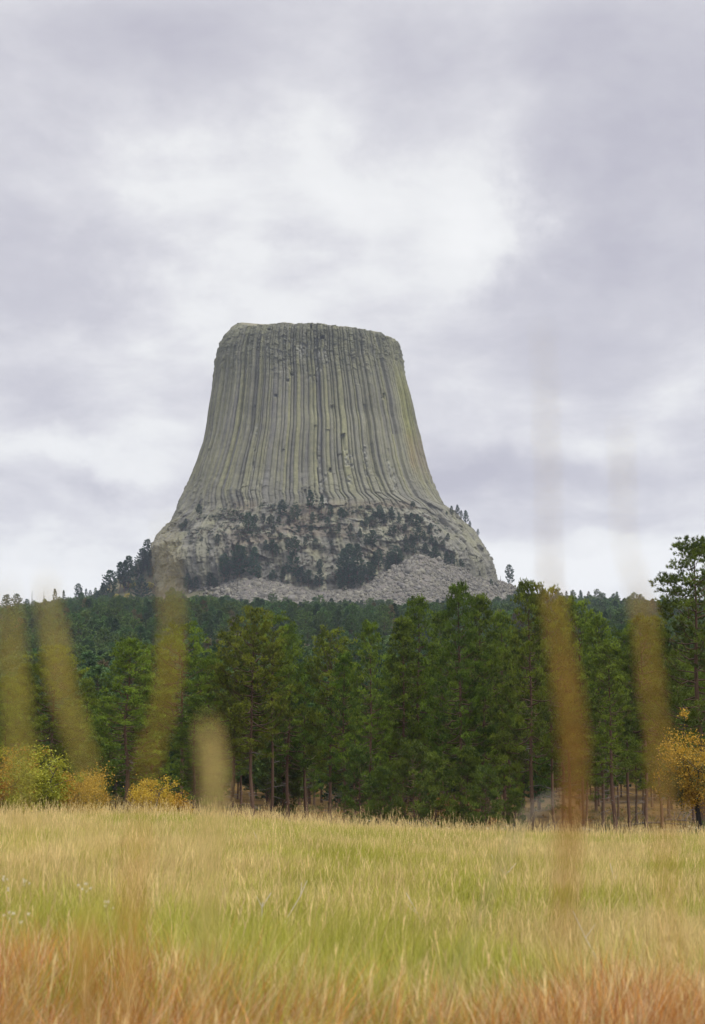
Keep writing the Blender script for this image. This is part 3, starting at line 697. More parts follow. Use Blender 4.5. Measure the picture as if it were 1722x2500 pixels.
def plant_ledges():
    rng = np.random.default_rng(15)
    L = [(420 + a * .2506, 1200 + b * .2506, h * .2506) for a, b, h in Z3] + [(820 + a * .2632, 1200 + b * .2632, h * .2632) for a, b, h in Z4]
    for px, py, h in L:
        p = hit_tower(px, py)
        if p is None: continue
        H = h * p[1] / F * 1.18
        if py < 1225: lab, gr = "lone dark pine clinging high on the base of the columns", 'pines high on the column bases'
        elif py < 1300: lab, gr = "dark pine on the upper ledge at the foot of the columns", 'pines on the upper ledge of the tower'
        elif h > 45: lab, gr = "tall dark pine standing against the lower wall of the tower", 'tall pines against the lower wall'
        else: lab, gr = "small dark pine on the broken lower wall above the scree", 'small pines on the lower wall'
        pi = 2 if (h > 38 and py < 1262) else int(rng.integers(0, 2))
        g = float(ground(p[0], p[1]))
        loc = p.copy(); loc[1] -= 0.9
        if g > loc[2] - 3: loc[2] = max(loc[2], g)
        plant_tree(P_LEDGE[pi], loc - np.array([0, 0, 0.6]), H, 14.0, lab, gr, rng.uniform(1.05, 1.4) * (1.35 if h < 20 else 1.0), rng.uniform(0, 6.28))
    for a, b, h in EDGE4:
        px, py = 820 + a * .2632, 1200 + b * .2632
        p = None
        for dy in range(0, 14):
            for dx in (0, -2, 2, -4, -6):
                p = hit_tower(px + dx, py + dy)
                if p is not None: break
            if p is not None: break
        if p is None: continue
        plant_tree(P_LEDGE[0], p - np.array([0, 0, 0.8]), h * .2632 * p[1] / F * 1.15, 14.0, "small pine on the skyline of the right shoulder of the tower", 'pines on the right shoulder skyline', 1.2, rng.uniform(0, 6.28))
    # left shoulder, from the second close view
    for zx, zy, zh in [(1015, 75, 80), (940, 130, 90), (905, 205, 100), (960, 300, 190), (880, 310, 130), (920, 240, 130), (820, 330, 180), (795, 335, 150), (765, 330, 140), (700, 350, 130), (655, 355, 90), (910, 420, 130), (985, 250, 120), (715, 390, 60), (620, 440, 110), (580, 450, 90), (660, 435, 80)]:
        px, py = zx * .376, 1300 + zy * .376
        Y = 1500 - np.interp(py, [1325, 1420, 1470], [2, 40, 110])
        x = (px - 861) / F * Y; gz = float(ground(x, Y)); H = max(6.0, float(zat(py - zh * .376, Y)) - gz)
        plant_tree(P_LEDGE[int(rng.integers(0, 3))], (x, Y, gz - 0.5), min(H, zh * .376 * Y / F * 1.5), 14.0, "dark pine on the wooded shoulder left of the tower", 'pines on the left shoulder', 1.25, rng.uniform(0, 6.28))
    for px, Y, H in [(352, 1478, 15), (368, 1470, 17), (384, 1462, 15), (398, 1450, 16), (410, 1436, 14), (425, 1420, 13), (341, 1470, 12), (360, 1455, 12), (392, 1430, 12)]:
        x = (px - 861) / F * Y
        plant_tree(P_LEDGE[int(rng.integers(0, 2))], (x, Y, float(ground(x, Y)) - 0.5), H, 14.0, "dark pine hiding the left foot of the tower", 'pines at the left foot of the tower', 1.2, rng.uniform(0, 6.28))
    # ridge line at the left
    for px, pt, wd, lab in [(186, 1425, 1.1, "taller pine on the left skyline just before the shoulder"), (205, 1436, 1.0, None), (128, 1437, 0.9, None), (36, 1450, 1.2, None), (10, 1452, 1.3, None), (150, 1440, 0.8, None), (60, 1462, 1.2, None), (215, 1440, 1.2, None)]:
        Y = 1490; x = (px - 861) / F * Y; gz = float(ground(x, Y)); H = float(zat(pt, Y)) - gz
        plant_tree(P_LEDGE[1 if wd > 1 else 2], (x, Y, gz - 0.5), H, 14.0, lab or "pine on the left skyline above the wooded hill", None if lab else 'pines on the left skyline', wd, rng.uniform(0, 6.28))
    # single tree right of the tower and the dead snag beside it
    Y = 1495; p = at(1245, 1426, Y); gz = float(ground(p[0], Y))
    plant_tree(P_LEDGE[1], (p[0], Y, gz - 0.5), float(zat(1379, Y)) - gz, 14.0, "lone pine on the skyline just right of the tower", None, 0.95, 0.6)
    snag(1226, 1404, Y, "bare dead snag between the tower and the lone skyline pine")
    snag(72, 1441, 1490, "bare pale snag on the left skyline, left of its pair")
    snag(101, 1440, 1490, "forked bare snag on the left skyline beside another snag")

def snag(px, pt, Y, lab):
    rng = np.random.default_rng(int(px))
    x = (px - 861) / F * Y; gz = float(ground(x, Y)); H = float(zat(pt, Y)) - gz
    o = thing("dead_tree", (x, Y, gz - 0.5), lab, "dead tree")
    g = Geo(); tube(g, [(0, 0, 0), (0.3, 0, H * .5), (0, 0, H)], [0.5, 0.35, 0.08], 6, (0.16, 0.14, 0.13)); obj("trunk", g.mesh("snag_trunk"), M_BARK, o)
    g = Geo()
    for q in range(12):
        z = H * rng.uniform(0.4, 0.97); a = rng.uniform(0, 6.28); L = rng.uniform(0.8, 2.8) * (1.2 - z / H)
        tube(g, [(0, 0, z), (math.cos(a) * L, math.sin(a) * L, z + L * rng.uniform(0.1, 0.9))], [0.16, 0.05], 4, (0.16, 0.14, 0.13))
    obj("branch", g.mesh("snag_branches"), M_BARK, o)
plant_ledges()

def ledge_scrub():
    rng = np.random.default_rng(19); g = Geo(); n = 0
    while n < 2600:
        px, py = rng.uniform(430, 1150), rng.uniform(1222, 1425)
        dens = sst(px, 430, 600) * sst(px, 1150, 1060) * sst(py, 1215 + 0.00035 * (px - 780) ** 2, 1245 + 0.00035 * (px - 780) ** 2) * (0.35 + 0.65 * sst(py, 1330, 1300) + 0.5 * sst(py, 1370, 1400))
        if rng.uniform() > dens * (0.45 + 0.9 * float(vnoise(px / 28, py / 16, 0, 7))): n += 0.2; continue
        p = hit_tower(px, py); n += 1
        if p is None: continue
        r = rng.uniform(0.8, 2.2); k = int(9 + r * 7)
        o = rng.normal(size=(k, 3)) * r * np.array([0.6, 0.45, 0.4]); o[:, 2] = np.abs(o[:, 2])
        br = rng.uniform() < 0.35
        tufts(g, p + o, o + np.array([0, 0, 0.4]), 6, 0.75, 0.30, 0.9, rng, (0.07, 0.05, 0.035) if br else (0.022, 0.052, 0.028), (0.12, 0.085, 0.05) if br else (0.055, 0.105, 0.045))
    obj("ledge_scrub", g.mesh("ledge_scrub"), M_NEEDLE, None, kind='stuff', label='low dark scrub spread over the ledges of the tower base', category='scrub')
ledge_scrub()

# --- the wooded hill
def plant_hill():
    rng = np.random.default_rng(33)
    pts = []
    y = 186.0
    while y < 1500:
        sp = 6.4 if y < 420 else 8.2
        half = 0.265 * y + 35
        xs = np.arange(-half, half, sp)
        xs = xs + rng.uniform(-0.45, 0.45, len(xs)) * sp
        ys = y + rng.uniform(-0.45, 0.45, len(xs)) * sp
        pts.append(np.stack([xs, ys], -1)); y += sp * 0.95
    P = np.concatenate(pts)
    x, y = P[:, 0], P[:, 1]
    px = 861 + F * x / y
    yr = tab(YR, px); yf = yr - 105
    intal = (px > 515) & (px < 1262)
    lim = np.where(intal, yf + 6 + 22 * sst(fbm(px / 60, 3.3, 0, 5, 2), -0.2, 0.8), 1490)
    lim = np.where((px > 375) & (px <= 515), yr - 30 - 0.6 * (px - 375), lim)
    keep = (y < lim) & (y > np.where(px > 1330, 226, 186))
    shoulder = (px > 240) & (px < 380) & (y > 1440); keep &= ~(shoulder & (rng.uniform(0, 1, len(x)) < 0.5))
    dens = fbm(x / 70, y / 70, 0, 9, 3); keep &= rng.uniform(0, 1, len(x)) < np.where(y > 600, 0.95 + 0.75 * np.minimum(dens, 0), 1.0)
    keep &= ~((y > 1400) & (rng.uniform(0, 1, len(x)) < 0.3))
    x, y, px = x[keep], y[keep], px[keep]
    z = ground(x, y)
    N = len(x)
    H = rng.uniform(8.0, 19.0, N) * np.where(y > 1380, 0.66, 1.0) * np.where(y < 300, 0.75, 1.0)
    wid = rng.uniform(0.85, 1.25, N); idx = np.where(rng.uniform(0, 1, N) < 0.045, 4, rng.integers(0, 4, N)); rz = rng.uniform(0, 6.28, N)
    _, pyt = project(x, y, z + H)
    neartop = np.interp(px, [0, 60, 139, 213, 316, 374, 447, 512, 573, 622, 708, 748, 808, 842, 902, 955, 1021, 1123, 1224, 1287, 1411, 1500, 1600, 1640, 1722], [1655, 1622, 1588, 1660, 1563, 1590, 1531, 1612, 1562, 1499, 1530, 1620, 1548, 1596, 1520, 1600, 1462, 1430, 1498, 1424, 1480, 1574, 1520, 1400, 1330])
    vis = (pyt < neartop - 10) & (px > 0) & (px < 1722)
    cand = np.where(vis)[0]; cand = cand[np.argsort(y[cand])][:32]
    one = np.zeros(N, bool); one[cand] = True
    for i in cand:
        plant_tree(P_FAR[idx[i]], (x[i], y[i], z[i] - 0.4), H[i], 14.0, "green pine low on the wooded hill just above the near treetops", 'nearest pines on the wooded hill', wid[i], rz[i])
    r = ~one
    # the rest: one object, instanced
    lib = bpy.data.collections.new("far_pine_kinds")
    for q, (tr, cr) in enumerate(P_FAR):
        parts = []
        nt, nc = len(tr.vertices), len(cr.vertices)
        V = np.empty((nt + nc, 3), np.float32); a = np.empty(nt * 3, np.float32); tr.vertices.foreach_get('co', a); V[:nt] = a.reshape(-1, 3)
        a = np.empty(nc * 3, np.float32); cr.vertices.foreach_get('co', a); V[nt:] = a.reshape(-1, 3)
        C = np.ones((nt + nc, 4), np.float32)
        for me, s0, n in ((tr, 0, nt), (cr, nt, nc)):
            a = np.empty(n * 4, np.float32); me.color_attributes['col'].data.foreach_get('color', a); C[s0:s0 + n] = a.reshape(-1, 4)
        lt = np.empty(len(tr.loops), np.int32); tr.loops.foreach_get('vertex_index', lt)
        lc = np.empty(len(cr.loops), np.int32); cr.loops.foreach_get('vertex_index', lc)
        Ft = lt.reshape(-1, 4); Fc = lc.reshape(-1, 3) + nt
        me = mesh_from("far_pine_kind", V, [Ft, Fc], C[:, :3], False, np.concatenate([np.zeros(len(Ft)), np.ones(len(Fc))]))
        me.materials.append(M_BARK); me.materials.append(M_NEEDLE)
        lib.objects.link(bpy.data.objects.new("far_pine_%d" % q, me))
    me = bpy.data.meshes.new("forest_points")
    n = int(r.sum()); me.vertices.add(n)
    me.vertices.foreach_set('co', np.stack([x[r], y[r], z[r] - 0.4], -1).astype(np.float32).ravel())
    for nm, ty, v in (('idx', 'INT', idx[r].astype(np.int32)), ('yaw', 'FLOAT', rz[r].astype(np.float32))):
        at_ = me.attributes.new(nm, ty, 'POINT'); at_.data.foreach_set('value', v)
    sc = np.stack([H[r] / 14 * wid[r], H[r] / 14 * wid[r], H[r] / 14], -1).astype(np.float32)
    at_ = me.attributes.new('siz', 'FLOAT_VECTOR', 'POINT'); at_.data.foreach_set('vector', sc.ravel())
    fo = obj("forest", me, None, None, kind='stuff', label='far pine forest covering the hill below the tower', category='forest')
    ng = bpy.data.node_groups.new("forest_nodes", 'GeometryNodeTree')
    ng.interface.new_socket('Geometry', in_out='INPUT', socket_type='NodeSocketGeometry'); ng.interface.new_socket('Geometry', in_out='OUTPUT', socket_type='NodeSocketGeometry')
    T = NT(ng)
    gi = T.n('NodeGroupInput'); go = T.n('NodeGroupOutput')
    ci = T.n('GeometryNodeCollectionInfo'); ci.inputs[0].default_value = lib; ci.inputs[1].default_value = True; ci.inputs[2].default_value = False
    def na(nm, ty): nd = T.n('GeometryNodeInputNamedAttribute', data_type=ty); nd.inputs[0].default_value = nm; return nd.outputs[0]
    cx = T.n('ShaderNodeCombineXYZ', {2: na('yaw', 'FLOAT')})
    rot = T.n('FunctionNodeEulerToRotation', {0: cx.outputs[0]})
    ip = T.n('GeometryNodeInstanceOnPoints', {'Points': gi.outputs[0], 'Instance': ci.outputs[0], 'Pick Instance': True, 'Instance Index': na('idx', 'INT'), 'Rotation': rot.outputs[0], 'Scale': na('siz', 'FLOAT_VECTOR')})
    ng.links.new(ip.outputs[0], go.inputs[0])
    md = fo.modifiers.new("scatter", 'NODES'); md.node_group = ng
    print("hill pines", n, "individual", len(cand))
plant_hill()

# ------------------------------------------------------------------ broad-leaved shrubs and the oak
def make_broad(seed, H, Rx, leaf=0.14, n=9000, cols=((0.4, 0.22, 0.03), (0.5, 0.3, 0.05)), trunk=0.0, accent=None, bark=(0.09, 0.075, 0.065), fill=0.55):
    rng = np.random.default_rng(seed)
    gt, gc = Geo(), Geo()
    nm = 6 if not trunk else 9
    tips = []
    if trunk: tube(gt, [(0, 0, -0.4), (0.05, 0, trunk * .5), (-0.05, 0.05, trunk), (0.1, 0, trunk * 1.35)], [0.24, 0.17, 0.14, 0.11], 8, bark)
    for q in range(nm):
        a = q / nm * 6.28 + rng.uniform(-0.4, 0.4); L = rng.uniform(0.6, 1.0)
        st = np.array([0, 0, trunk * rng.uniform(0.85, 1.3)]) if trunk else np.array([rng.uniform(-.4, .4), rng.uniform(-.4, .4), -0.2])
        en = np.array([math.cos(a) * Rx * L * 0.8, math.sin(a) * Rx * L * 0.8, rng.uniform(0.55, 0.92) * H])
        s = np.linspace(0, 1, 6)[:, None]
        P = st * (1 - s) + en * s + np.array([0, 0, 1]) * np.sin(s * math.pi) * H * 0.08 + rng.normal(0, 0.05, (6, 3))
        tube(gt, P, np.linspace(0.08, 0.02, 6), 5, bark)
        for w_ in range(9):
            t0 = rng.uniform(0.3, 1); p0 = np.array([np.interp(t0, s[:, 0], P[:, i]) for i in range(3)])
            e2 = p0 + rng.normal(0, 1, 3) * np.array([Rx * .26, Rx * .26, H * .12]); e2[2] = max(e2[2], 0.3)
            tube(gt, [p0, (p0 + e2) / 2 + rng.normal(0, .06, 3), e2], [0.025, 0.018, 0.008], 3, bark)
            tips.append(e2)
    tips = np.array(tips)
    # leaf clumps through the crown's volume
    nc = 100
    d = norm(rng.normal(size=(nc, 3))); r = rng.uniform(0.25, 1, (nc, 1)) ** fill
    lo = trunk * 0.8 if trunk else 0.0
    cen = d * r * np.array([Rx, Rx, (H - lo) / 2]) + np.array([0, 0, (H + lo) / 2])
    cen += 0.26 * Rx * np.stack([fbm(cen[:, 0], cen[:, 1], cen[:, 2], i, 2) for i in (1, 2, 3)], -1)
    cen = np.concatenate([cen, tips])
    pick = rng.integers(0, len(cen), n)
    cs = rng.uniform(0.10, 0.30, len(cen)) * Rx / 2.5 * 1.4
    P = cen[pick] + rng.normal(size=(n, 3)) * cs[pick][:, None]
    P[:, 2] = np.abs(P[:, 2])
    nrm = norm(rng.normal(size=(n, 3)) + np.array([0, 0, 0.6])); a = norm(np.cross(nrm, rng.normal(size=(n, 3)))); b = np.cross(nrm, a)
    l = leaf * rng.uniform(0.6, 1.2, (n, 1)); 
    V = np.stack([P - a * l * .5, P + b * l * .33, P + a * l * .5, P - b * l * .33], 1)
    tc = rng.uniform(0, 1, (len(cen), 1)); t = np.clip(tc[pick] * 0.7 + rng.uniform(0, 0.4, (n, 1)), 0, 1)
    c = np.asarray(cols[0]) * (1 - t) + np.asarray(cols[1]) * t
    if accent is not None:
        am = (fbm(P[:, 0] / Rx * 1.3, P[:, 1] / Rx * 1.3, P[:, 2] / H * 2, seed + 5, 2)[:, None] + rng.normal(0, 0.15, (n, 1))) > accent[1]
        c = np.where(am, np.asarray(accent[0]) * rng.uniform(0.7, 1.2, (n, 1)), c)
    gc.add(V.reshape(-1, 3), [np.arange(n * 4).reshape(-1, 4)], np.repeat(c, 4, 0))
    return gt, gc

def plant_broad(seed, px, Y, H, Rx, label, cat, name, **kw):
    gt, gc = make_broad(seed, H, Rx, **kw)
    x = (px - 861) / F * Y
    o = thing(name, (x, Y, float(ground(x, Y)) - 0.05), label, cat, kw.get('group'))
    obj("trunk" if kw.get('trunk') else "stem", gt.mesh(name + "_wood", True), M_BARK, o); obj("crown", gc.mesh(name + "_crown"), M_LEAF, o)
    return o
OR = ((0.24, 0.14, 0.018), (0.54, 0.35, 0.04)); YG = ((0.11, 0.15, 0.018), (0.37, 0.37, 0.035)); YE = ((0.36, 0.25, 0.025), (0.60, 0.46, 0.05))
def plant_shrubs():
    P = plant_broad
    P(1, 5, 108, 5.6, 3.0, "tall yellow-orange bush at the left edge of the meadow", "bush", "autumn_bush", n=19000, cols=OR, accent=((0.13, 0.15, 0.025), 0.55))
    P(2, 96, 104, 5.6, 2.6, "tall green and yellow bush beside the left-edge orange bush", "bush", "autumn_bush", n=19000, cols=YG, accent=((0.38, 0.21, 0.03), 0.45), leaf=0.16)
    P(3, 62, 112, 4.6, 2.0, "small olive bush between the orange bush and the green one", "bush", "autumn_bush", n=8000, cols=((0.14, 0.12, 0.02), (0.3, 0.2, 0.03)))
    P(4, 196, 106, 4.1, 2.7, "round orange-brown bush right of the green and yellow bush", "bush", "autumn_bush", n=17000, cols=OR, leaf=0.12)
    P(5, 380, 112, 3.9, 1.6, "yellow shrub between pine trunks right of the pointed pine", "shrub", "autumn_shrub", n=8000, cols=YE, leaf=0.12)
    P(6, 432, 116, 2.6, 1.5, "low orange shrub next to the yellow shrub in the trees", "shrub", "autumn_shrub", n=5000, cols=OR)
    P(7, 295, 110, 2.4, 1.2, "low brown shrub at the foot of the pointed pine", "shrub", "autumn_shrub", n=4000, cols=((0.12, 0.08, 0.03), (0.2, 0.16, 0.04)))
    P(8, 1690, 96, 6.9, 2.6, "orange-leaved oak with dark trunk at the right edge", "oak tree", "oak_tree", n=15000, trunk=2.5, cols=((0.20, 0.14, 0.02), (0.54, 0.35, 0.04)), accent=((0.085, 0.10, 0.025), 0.12), leaf=0.13, bark=(0.03, 0.027, 0.025), fill=0.7)
    P(9, 1075, 135, 2.8, 2.0, "dull orange shrub deep among the trunks right of centre", "shrub", "autumn_shrub", n=4500, cols=((0.22, 0.11, 0.03), (0.32, 0.19, 0.04)))
    P(10, 1160, 128, 2.4, 1.6, "low rusty shrub behind the small bright young pine", "shrub", "autumn_shrub", n=3500, cols=((0.2, 0.10, 0.03), (0.3, 0.17, 0.04)))
    P(11, 1715, 104, 1.6, 1.6, "low green bush behind the trunk of the orange oak", "bush", "green_bush", n=4000, cols=((0.05, 0.08, 0.02), (0.10, 0.13, 0.03)))
    # yellow shrubs on the hillside left of the tower
    rng = np.random.default_rng(3)
    gt, gc = make_broad(77, 4.6, 3.4, n=900, leaf=0.8, cols=((0.34, 0.30, 0.05), (0.50, 0.44, 0.08)))
    mt, mc = gt.mesh("hill_shrub_wood"), gc.mesh("hill_shrub_crown"); mt.materials.append(M_BARK); mc.materials.append(M_LEAF)
    for zx, zy in [(690, 385), (745, 425), (720, 440), (800, 352), (835, 345), (865, 340), (825, 415), (960, 345), (610, 462), (635, 458), (775, 440)]:
        px, py = zx * .376, 1300 + zy * .376
        best = min(np.arange(1340, 1500, 4.0), key=lambda Y_: abs(float(project((px - 861) / F * Y_, Y_, ground((px - 861) / F * Y_, Y_))[1]) - py - 4))
        x = (px - 861) / F * best
        o = thing("autumn_shrub", (x, best, float(ground(x, best)) - 0.3), "small yellow shrub on the slope left of the tower", "shrub", "yellow shrubs on the slope left of the tower", rng.uniform(0, 6), [rng.uniform(0.8, 1.3)] * 3)
        obj("stem", mt, None, o); obj("crown", mc, None, o)
plant_shrubs()

# fallen limbs on the forest floor at the right
def undergrowth():
    rng = np.random.default_rng(44); g = Geo(); N = 5200
    y = rng.uniform(82, 190, N); x = rng.uniform(-0.27, 0.27, N) * y
    keep = fbm(x / 5, y / 7, 0, 12, 3) > rng.uniform(-0.5, 0.55, N); x, y = x[keep], y[keep]; N = len(x)
    P = np.stack([x, y, ground(x, y)], -1); kind = rng.uniform(0, 1, N)
    for lo, hi, ca, cb, ln, sp in [(0, 0.35, (0.05, 0.075, 0.02), (0.10, 0.13, 0.03), 0.22, 0.7), (0.35, 0.62, (0.16, 0.08, 0.02), (0.28, 0.16, 0.035), 0.18, 0.8), (0.62, 1.01, (0.20, 0.15, 0.06), (0.40, 0.30, 0.13), 0.5, 0.3)]:
        m = (kind >= lo) & (kind < hi); q = P[m]; k = 5
        C = np.repeat(q, k, 0) + rng.normal(size=(len(q) * k, 3)) * np.array([0.28, 0.28, 0.0]); C[:, 2] += rng.uniform(0, 0.38, len(C)) if ln < 0.4 else 0
        tufts(g, C, np.tile([0, 0, 1.0], (len(C), 1)), 9, ln, 0.035, sp, rng, ca, cb, 0.05)
    obj("undergrowth", g.mesh("undergrowth"), M_LEAF, None, kind='stuff', label='low brush and dry tufts on the floor of the pine stand', category='undergrowth')
undergrowth()

def fallen():
    rng = np.random.default_rng(8)
    for px, Y, L, a, lab in [(1290, 128, 4.5, 0.25, "fallen dead limb lying among the trunks below the bright-topped pine"), (1500, 142, 6.0, -0.1, "long fallen limb across the orange forest floor on the right"), (1590, 150, 4.0, 0.5, "short fallen limb on the orange slope left of the oak"), (1090, 112, 3.5, 2.9, "tangle of dead branches at the meadow edge right of centre")]:
        x = (px - 861) / F * Y
        g = Geo()
        tube(g, [(0, 0, 0.15), (L * .4, 0.2, 0.5), (L, 0, 0.35)], [0.12, 0.09, 0.03], 6, (0.12, 0.10, 0.085))
        for q in range(9):
            t0 = rng.uniform(0.1, 0.95) * L; l = rng.uniform(0.6, 1.7)
            tube(g, [(t0, 0.1, 0.4), (t0 + l * .4, rng.uniform(-.6, .6), 0.4 + l * .6), (t0 + l, rng.uniform(-1, 1), 0.5 + l * rng.uniform(.2, 1))], [0.04, 0.025, 0.008], 4, (0.15, 0.13, 0.115))
        o = obj("fallen_branch", g.mesh("fallen_branch"), M_BARK, None, label=lab, category='branch')
        o.location = (x, Y, float(ground(x, Y))); o.rotation_euler = (0, 0, a)
fallen()

# ------------------------------------------------------------------ grass
def blades(rng, x, y, h, w, lean_dir, lean, c0, c1, segs=3, curl=0.5):
    N = len(x); z = ground(x, y) - 0.02
    ya = rng.uniform(0, math.pi, N)
    sx, sy = np.cos(ya), np.sin(ya)
    lx, ly = np.cos(lean_dir) * lean, np.sin(lean_dir) * lean
    n = 2 * segs + 1
    V = np.empty((N, n, 3), np.float32); C = np.empty((N, n, 3), np.float32)
    for s in range(segs + 1):
        t = s / segs
        o = h * (t * (1 - curl) + curl * t * t)
        zz = z + h * t * np.sqrt(np.clip(1 - (lean * (0.35 + 0.65 * t)) ** 2 * 0.5, 0.2, 1))
        cx, cy = x + lx * o, y + ly * o
        c = c0 * (1 - t) + c1 * t
        if s == segs:
            V[:, 2 * s] = np.stack([cx, cy, zz], -1); C[:, 2 * s] = c
        else:
            ww = w * (1 - 0.35 * t) / 2
            V[:, 2 * s] = np.stack([cx - sx * ww, cy - sy * ww, zz], -1); V[:, 2 * s + 1] = np.stack([cx + sx * ww, cy + sy * ww, zz], -1)
            C[:, 2 * s] = c; C[:, 2 * s + 1] = c
    q = np.array([[2 * s, 2 * s + 1, 2 * s + 3, 2 * s + 2] for s in range(segs - 1)]); t3 = np.array([[2 * segs - 2, 2 * segs - 1, 2 * segs]])
    b = np.arange(N)[:, None, None] * n
    return V.reshape(-1, 3), [(b + q).reshape(-1, 4), (b + t3).reshape(-1, 3)], C.reshape(-1, 3)

def scatter(rng, y0, y1, dens, m=0.245, pad=1.2):
    A = m * (y1 * y1 - y0 * y0) + 2 * pad * (y1 - y0)
    N = int(A * dens)
    u = rng.uniform(0, 1, N)
    y = np.sqrt(y0 * y0 + u * (y1 * y1 - y0 * y0)); x = rng.uniform(-1, 1, N) * (m * y + pad)
    # pull towards clump centres
    G_ = 0.26
    cx = np.floor(x / G_); cy = np.floor(y / G_)
    ox = (cx + hsh(cx, cy, 0 * cx, 5)) * G_; oy = (cy + hsh(cx, cy, 0 * cx, 6)) * G_
    k = rng.uniform(0, 0.92, N)
    return x * (1 - k) + ox * k, y * (1 - k) + oy * k

STRAW = np.array([0.72, 0.55, 0.25]); TAN = np.array([0.46, 0.31, 0.09]); GREEN = np.array([0.165, 0.245, 0.024]); OLIVE = np.array([0.40, 0.36, 0.055]); RUST = np.array([0.32, 0.105, 0.020]); ORANGE = np.array([0.58, 0.26, 0.045]); PINK = np.array([0.66, 0.47, 0.27])
def grass_colour(rng, x, y):
    N = len(x)
    r = rng.uniform(0, 1, N)
    big = fbm(x / (0.10 * y + 1.2), np.log(y) * 4.0, 0, 101, 3); sm = fbm(x / 0.7, y / 1.4, 0, 102, 3)
    green = np.clip(0.46 + 0.75 * big + 0.38 * sm + 0.14 * np.exp(-((y - 17) / 8) ** 2) - 0.25 * sst(y, 40, 75), 0.06, 0.92)
    px = 861 + F * x / y
    edge = np.interp(px, [0, 300, 700, 1100, 1722], [13.8, 13.0, 10.8, 10.5, 10.4])
    rust = sst(y + 2.2 * big + 1.4 * sm, edge, edge - 3.2)
    isg = r < green
    base = np.where(isg[:, None], GREEN * rng.uniform(0.5, 1.5, (N, 1)), np.where((rng.uniform(0, 1, N) < 0.5)[:, None], TAN, OLIVE) * rng.uniform(0.55, 1.3, (N, 1)))
    tip = np.where(isg[:, None], OLIVE * rng.uniform(0.6, 1.5, (N, 1)), STRAW * rng.uniform(0.55, 1.25, (N, 1)))
    rr = rng.uniform(0, 1, (N, 1))
    rc = np.where(rr < 0.42, RUST, np.where(rr < 0.72, ORANGE, PINK)) * rng.uniform(0.55, 1.3, (N, 1))
    isr = rng.uniform(0, 1, N) < rust * 0.86
    base = np.where(isr[:, None], rc * 0.85, base); tip = np.where(isr[:, None], rc * 1.15, tip)
    return base, tip, isr

def build_grass():
    rng = np.random.default_rng(77)
    for name, y0, y1, dens, w, h, segs, label in [
        ("near_grass", 3.4, 14.5, 2300, 0.0029, 0.36, 3, 'rust and straw coloured grass closest to the viewer'),
        ("meadow_grass", 14.5, 36, 900, 0.0052, 0.35, 3, 'green and straw meadow grass in the middle distance'),
        ("far_grass", 36, 84, 420, 0.0072, 0.36, 2, 'pale dry grass along the far rim of the meadow')]:
        x, y = scatter(rng, y0, y1, dens)
        N = len(x)
        c0, c1, isr = grass_colour(rng, x, y)
        hh = h * np.clip(rng.lognormal(-0.12, 0.28, N), 0.35, 1.7) * (1 + 0.30 * fbm(x / 0.8, y / 1.1, 0, 103, 3)) * np.where(isr, 1.05, 1.0)
        ld = rng.uniform(0, 6.283, N) + 0.0; wind = 0.25 + 2.2 * fbm(x / 1.1, y / 1.6, 0, 104, 2)
        pull = rng.uniform(0, 1, N) < 0.55
        ld = np.where(pull, wind + rng.normal(0, 0.5, N), ld)
        lean = np.clip(np.abs(rng.normal(0.38, 0.30, N)) + np.where(isr, 0.15, 0), 0, 1.15)
        V, Fs, C = blades(rng, x, y, hh, w * rng.uniform(0.5, 1.3, N), ld, lean, c0, c1, segs)
        obj(name, mesh_from(name, V, Fs, C), M_GRASS, kind='stuff', label=label, category='grass')
        print(name, N)
    # tall fruiting stems with feathery heads, thickest along the far rim
    g = []
    parts = []
    for (y0, y1, dens, hm, hw) in [(60, 80, 9.0, 0.70, 0.010), (28, 60, 3.0, 0.52, 0.008), (5, 28, 7.0, 0.44, 0.0065)]:
        x, y = scatter(rng, y0, y1, dens); N = len(x)
        h = hm * np.clip(rng.lognormal(-0.05, 0.28, N), 0.6, 1.9); ld = rng.uniform(0, 6.28, N); ln = rng.uniform(0.02, 0.3, N)
        c = STRAW * rng.uniform(0.75, 1.15, (N, 1))
        parts.append(blades(rng, x, y, h, np.full(N, hw * 0.5), ld, ln, c * 0.85, c, 3))
        # heads: 6 short awns near the tip
        for q in range(6):
            t = 0.70 + 0.05 * q
            zx = x + np.cos(ld) * ln * h * (t * 0.5 + 0.5 * t * t); zy = y + np.sin(ld) * ln * h * (t * 0.5 + 0.5 * t * t)
            V, Fs, C = blades(rng, zx, zy, np.full(N, 0.10) * rng.uniform(0.6, 1.1, N), np.full(N, hw), ld + rng.normal(0, 1.2, N), np.full(N, 0.35), c, c * 1.1, 2)
            V = V.reshape(N, -1, 3); V[:, :, 2] += (h * t * 0.97)[:, None]; V = V.reshape(-1, 3)
            parts.append((V, Fs, C))
    off = 0; Vs, F3, F4, Cs = [], [], [], []
    for V, Fs, C in parts:
        for f in Fs: (F4 if f.shape[1] == 4 else F3).append(f + off)
        Vs.append(V); Cs.append(C); off += len(V)
    obj("seed_grass", mesh_from("seed_grass", np.concatenate(Vs), [np.concatenate(F4), np.concatenate(F3)], np.concatenate(Cs)), M_GRASS, kind='stuff', label='taller straw coloured fruiting grass stems rising from the meadow', category='grass')
build_grass()

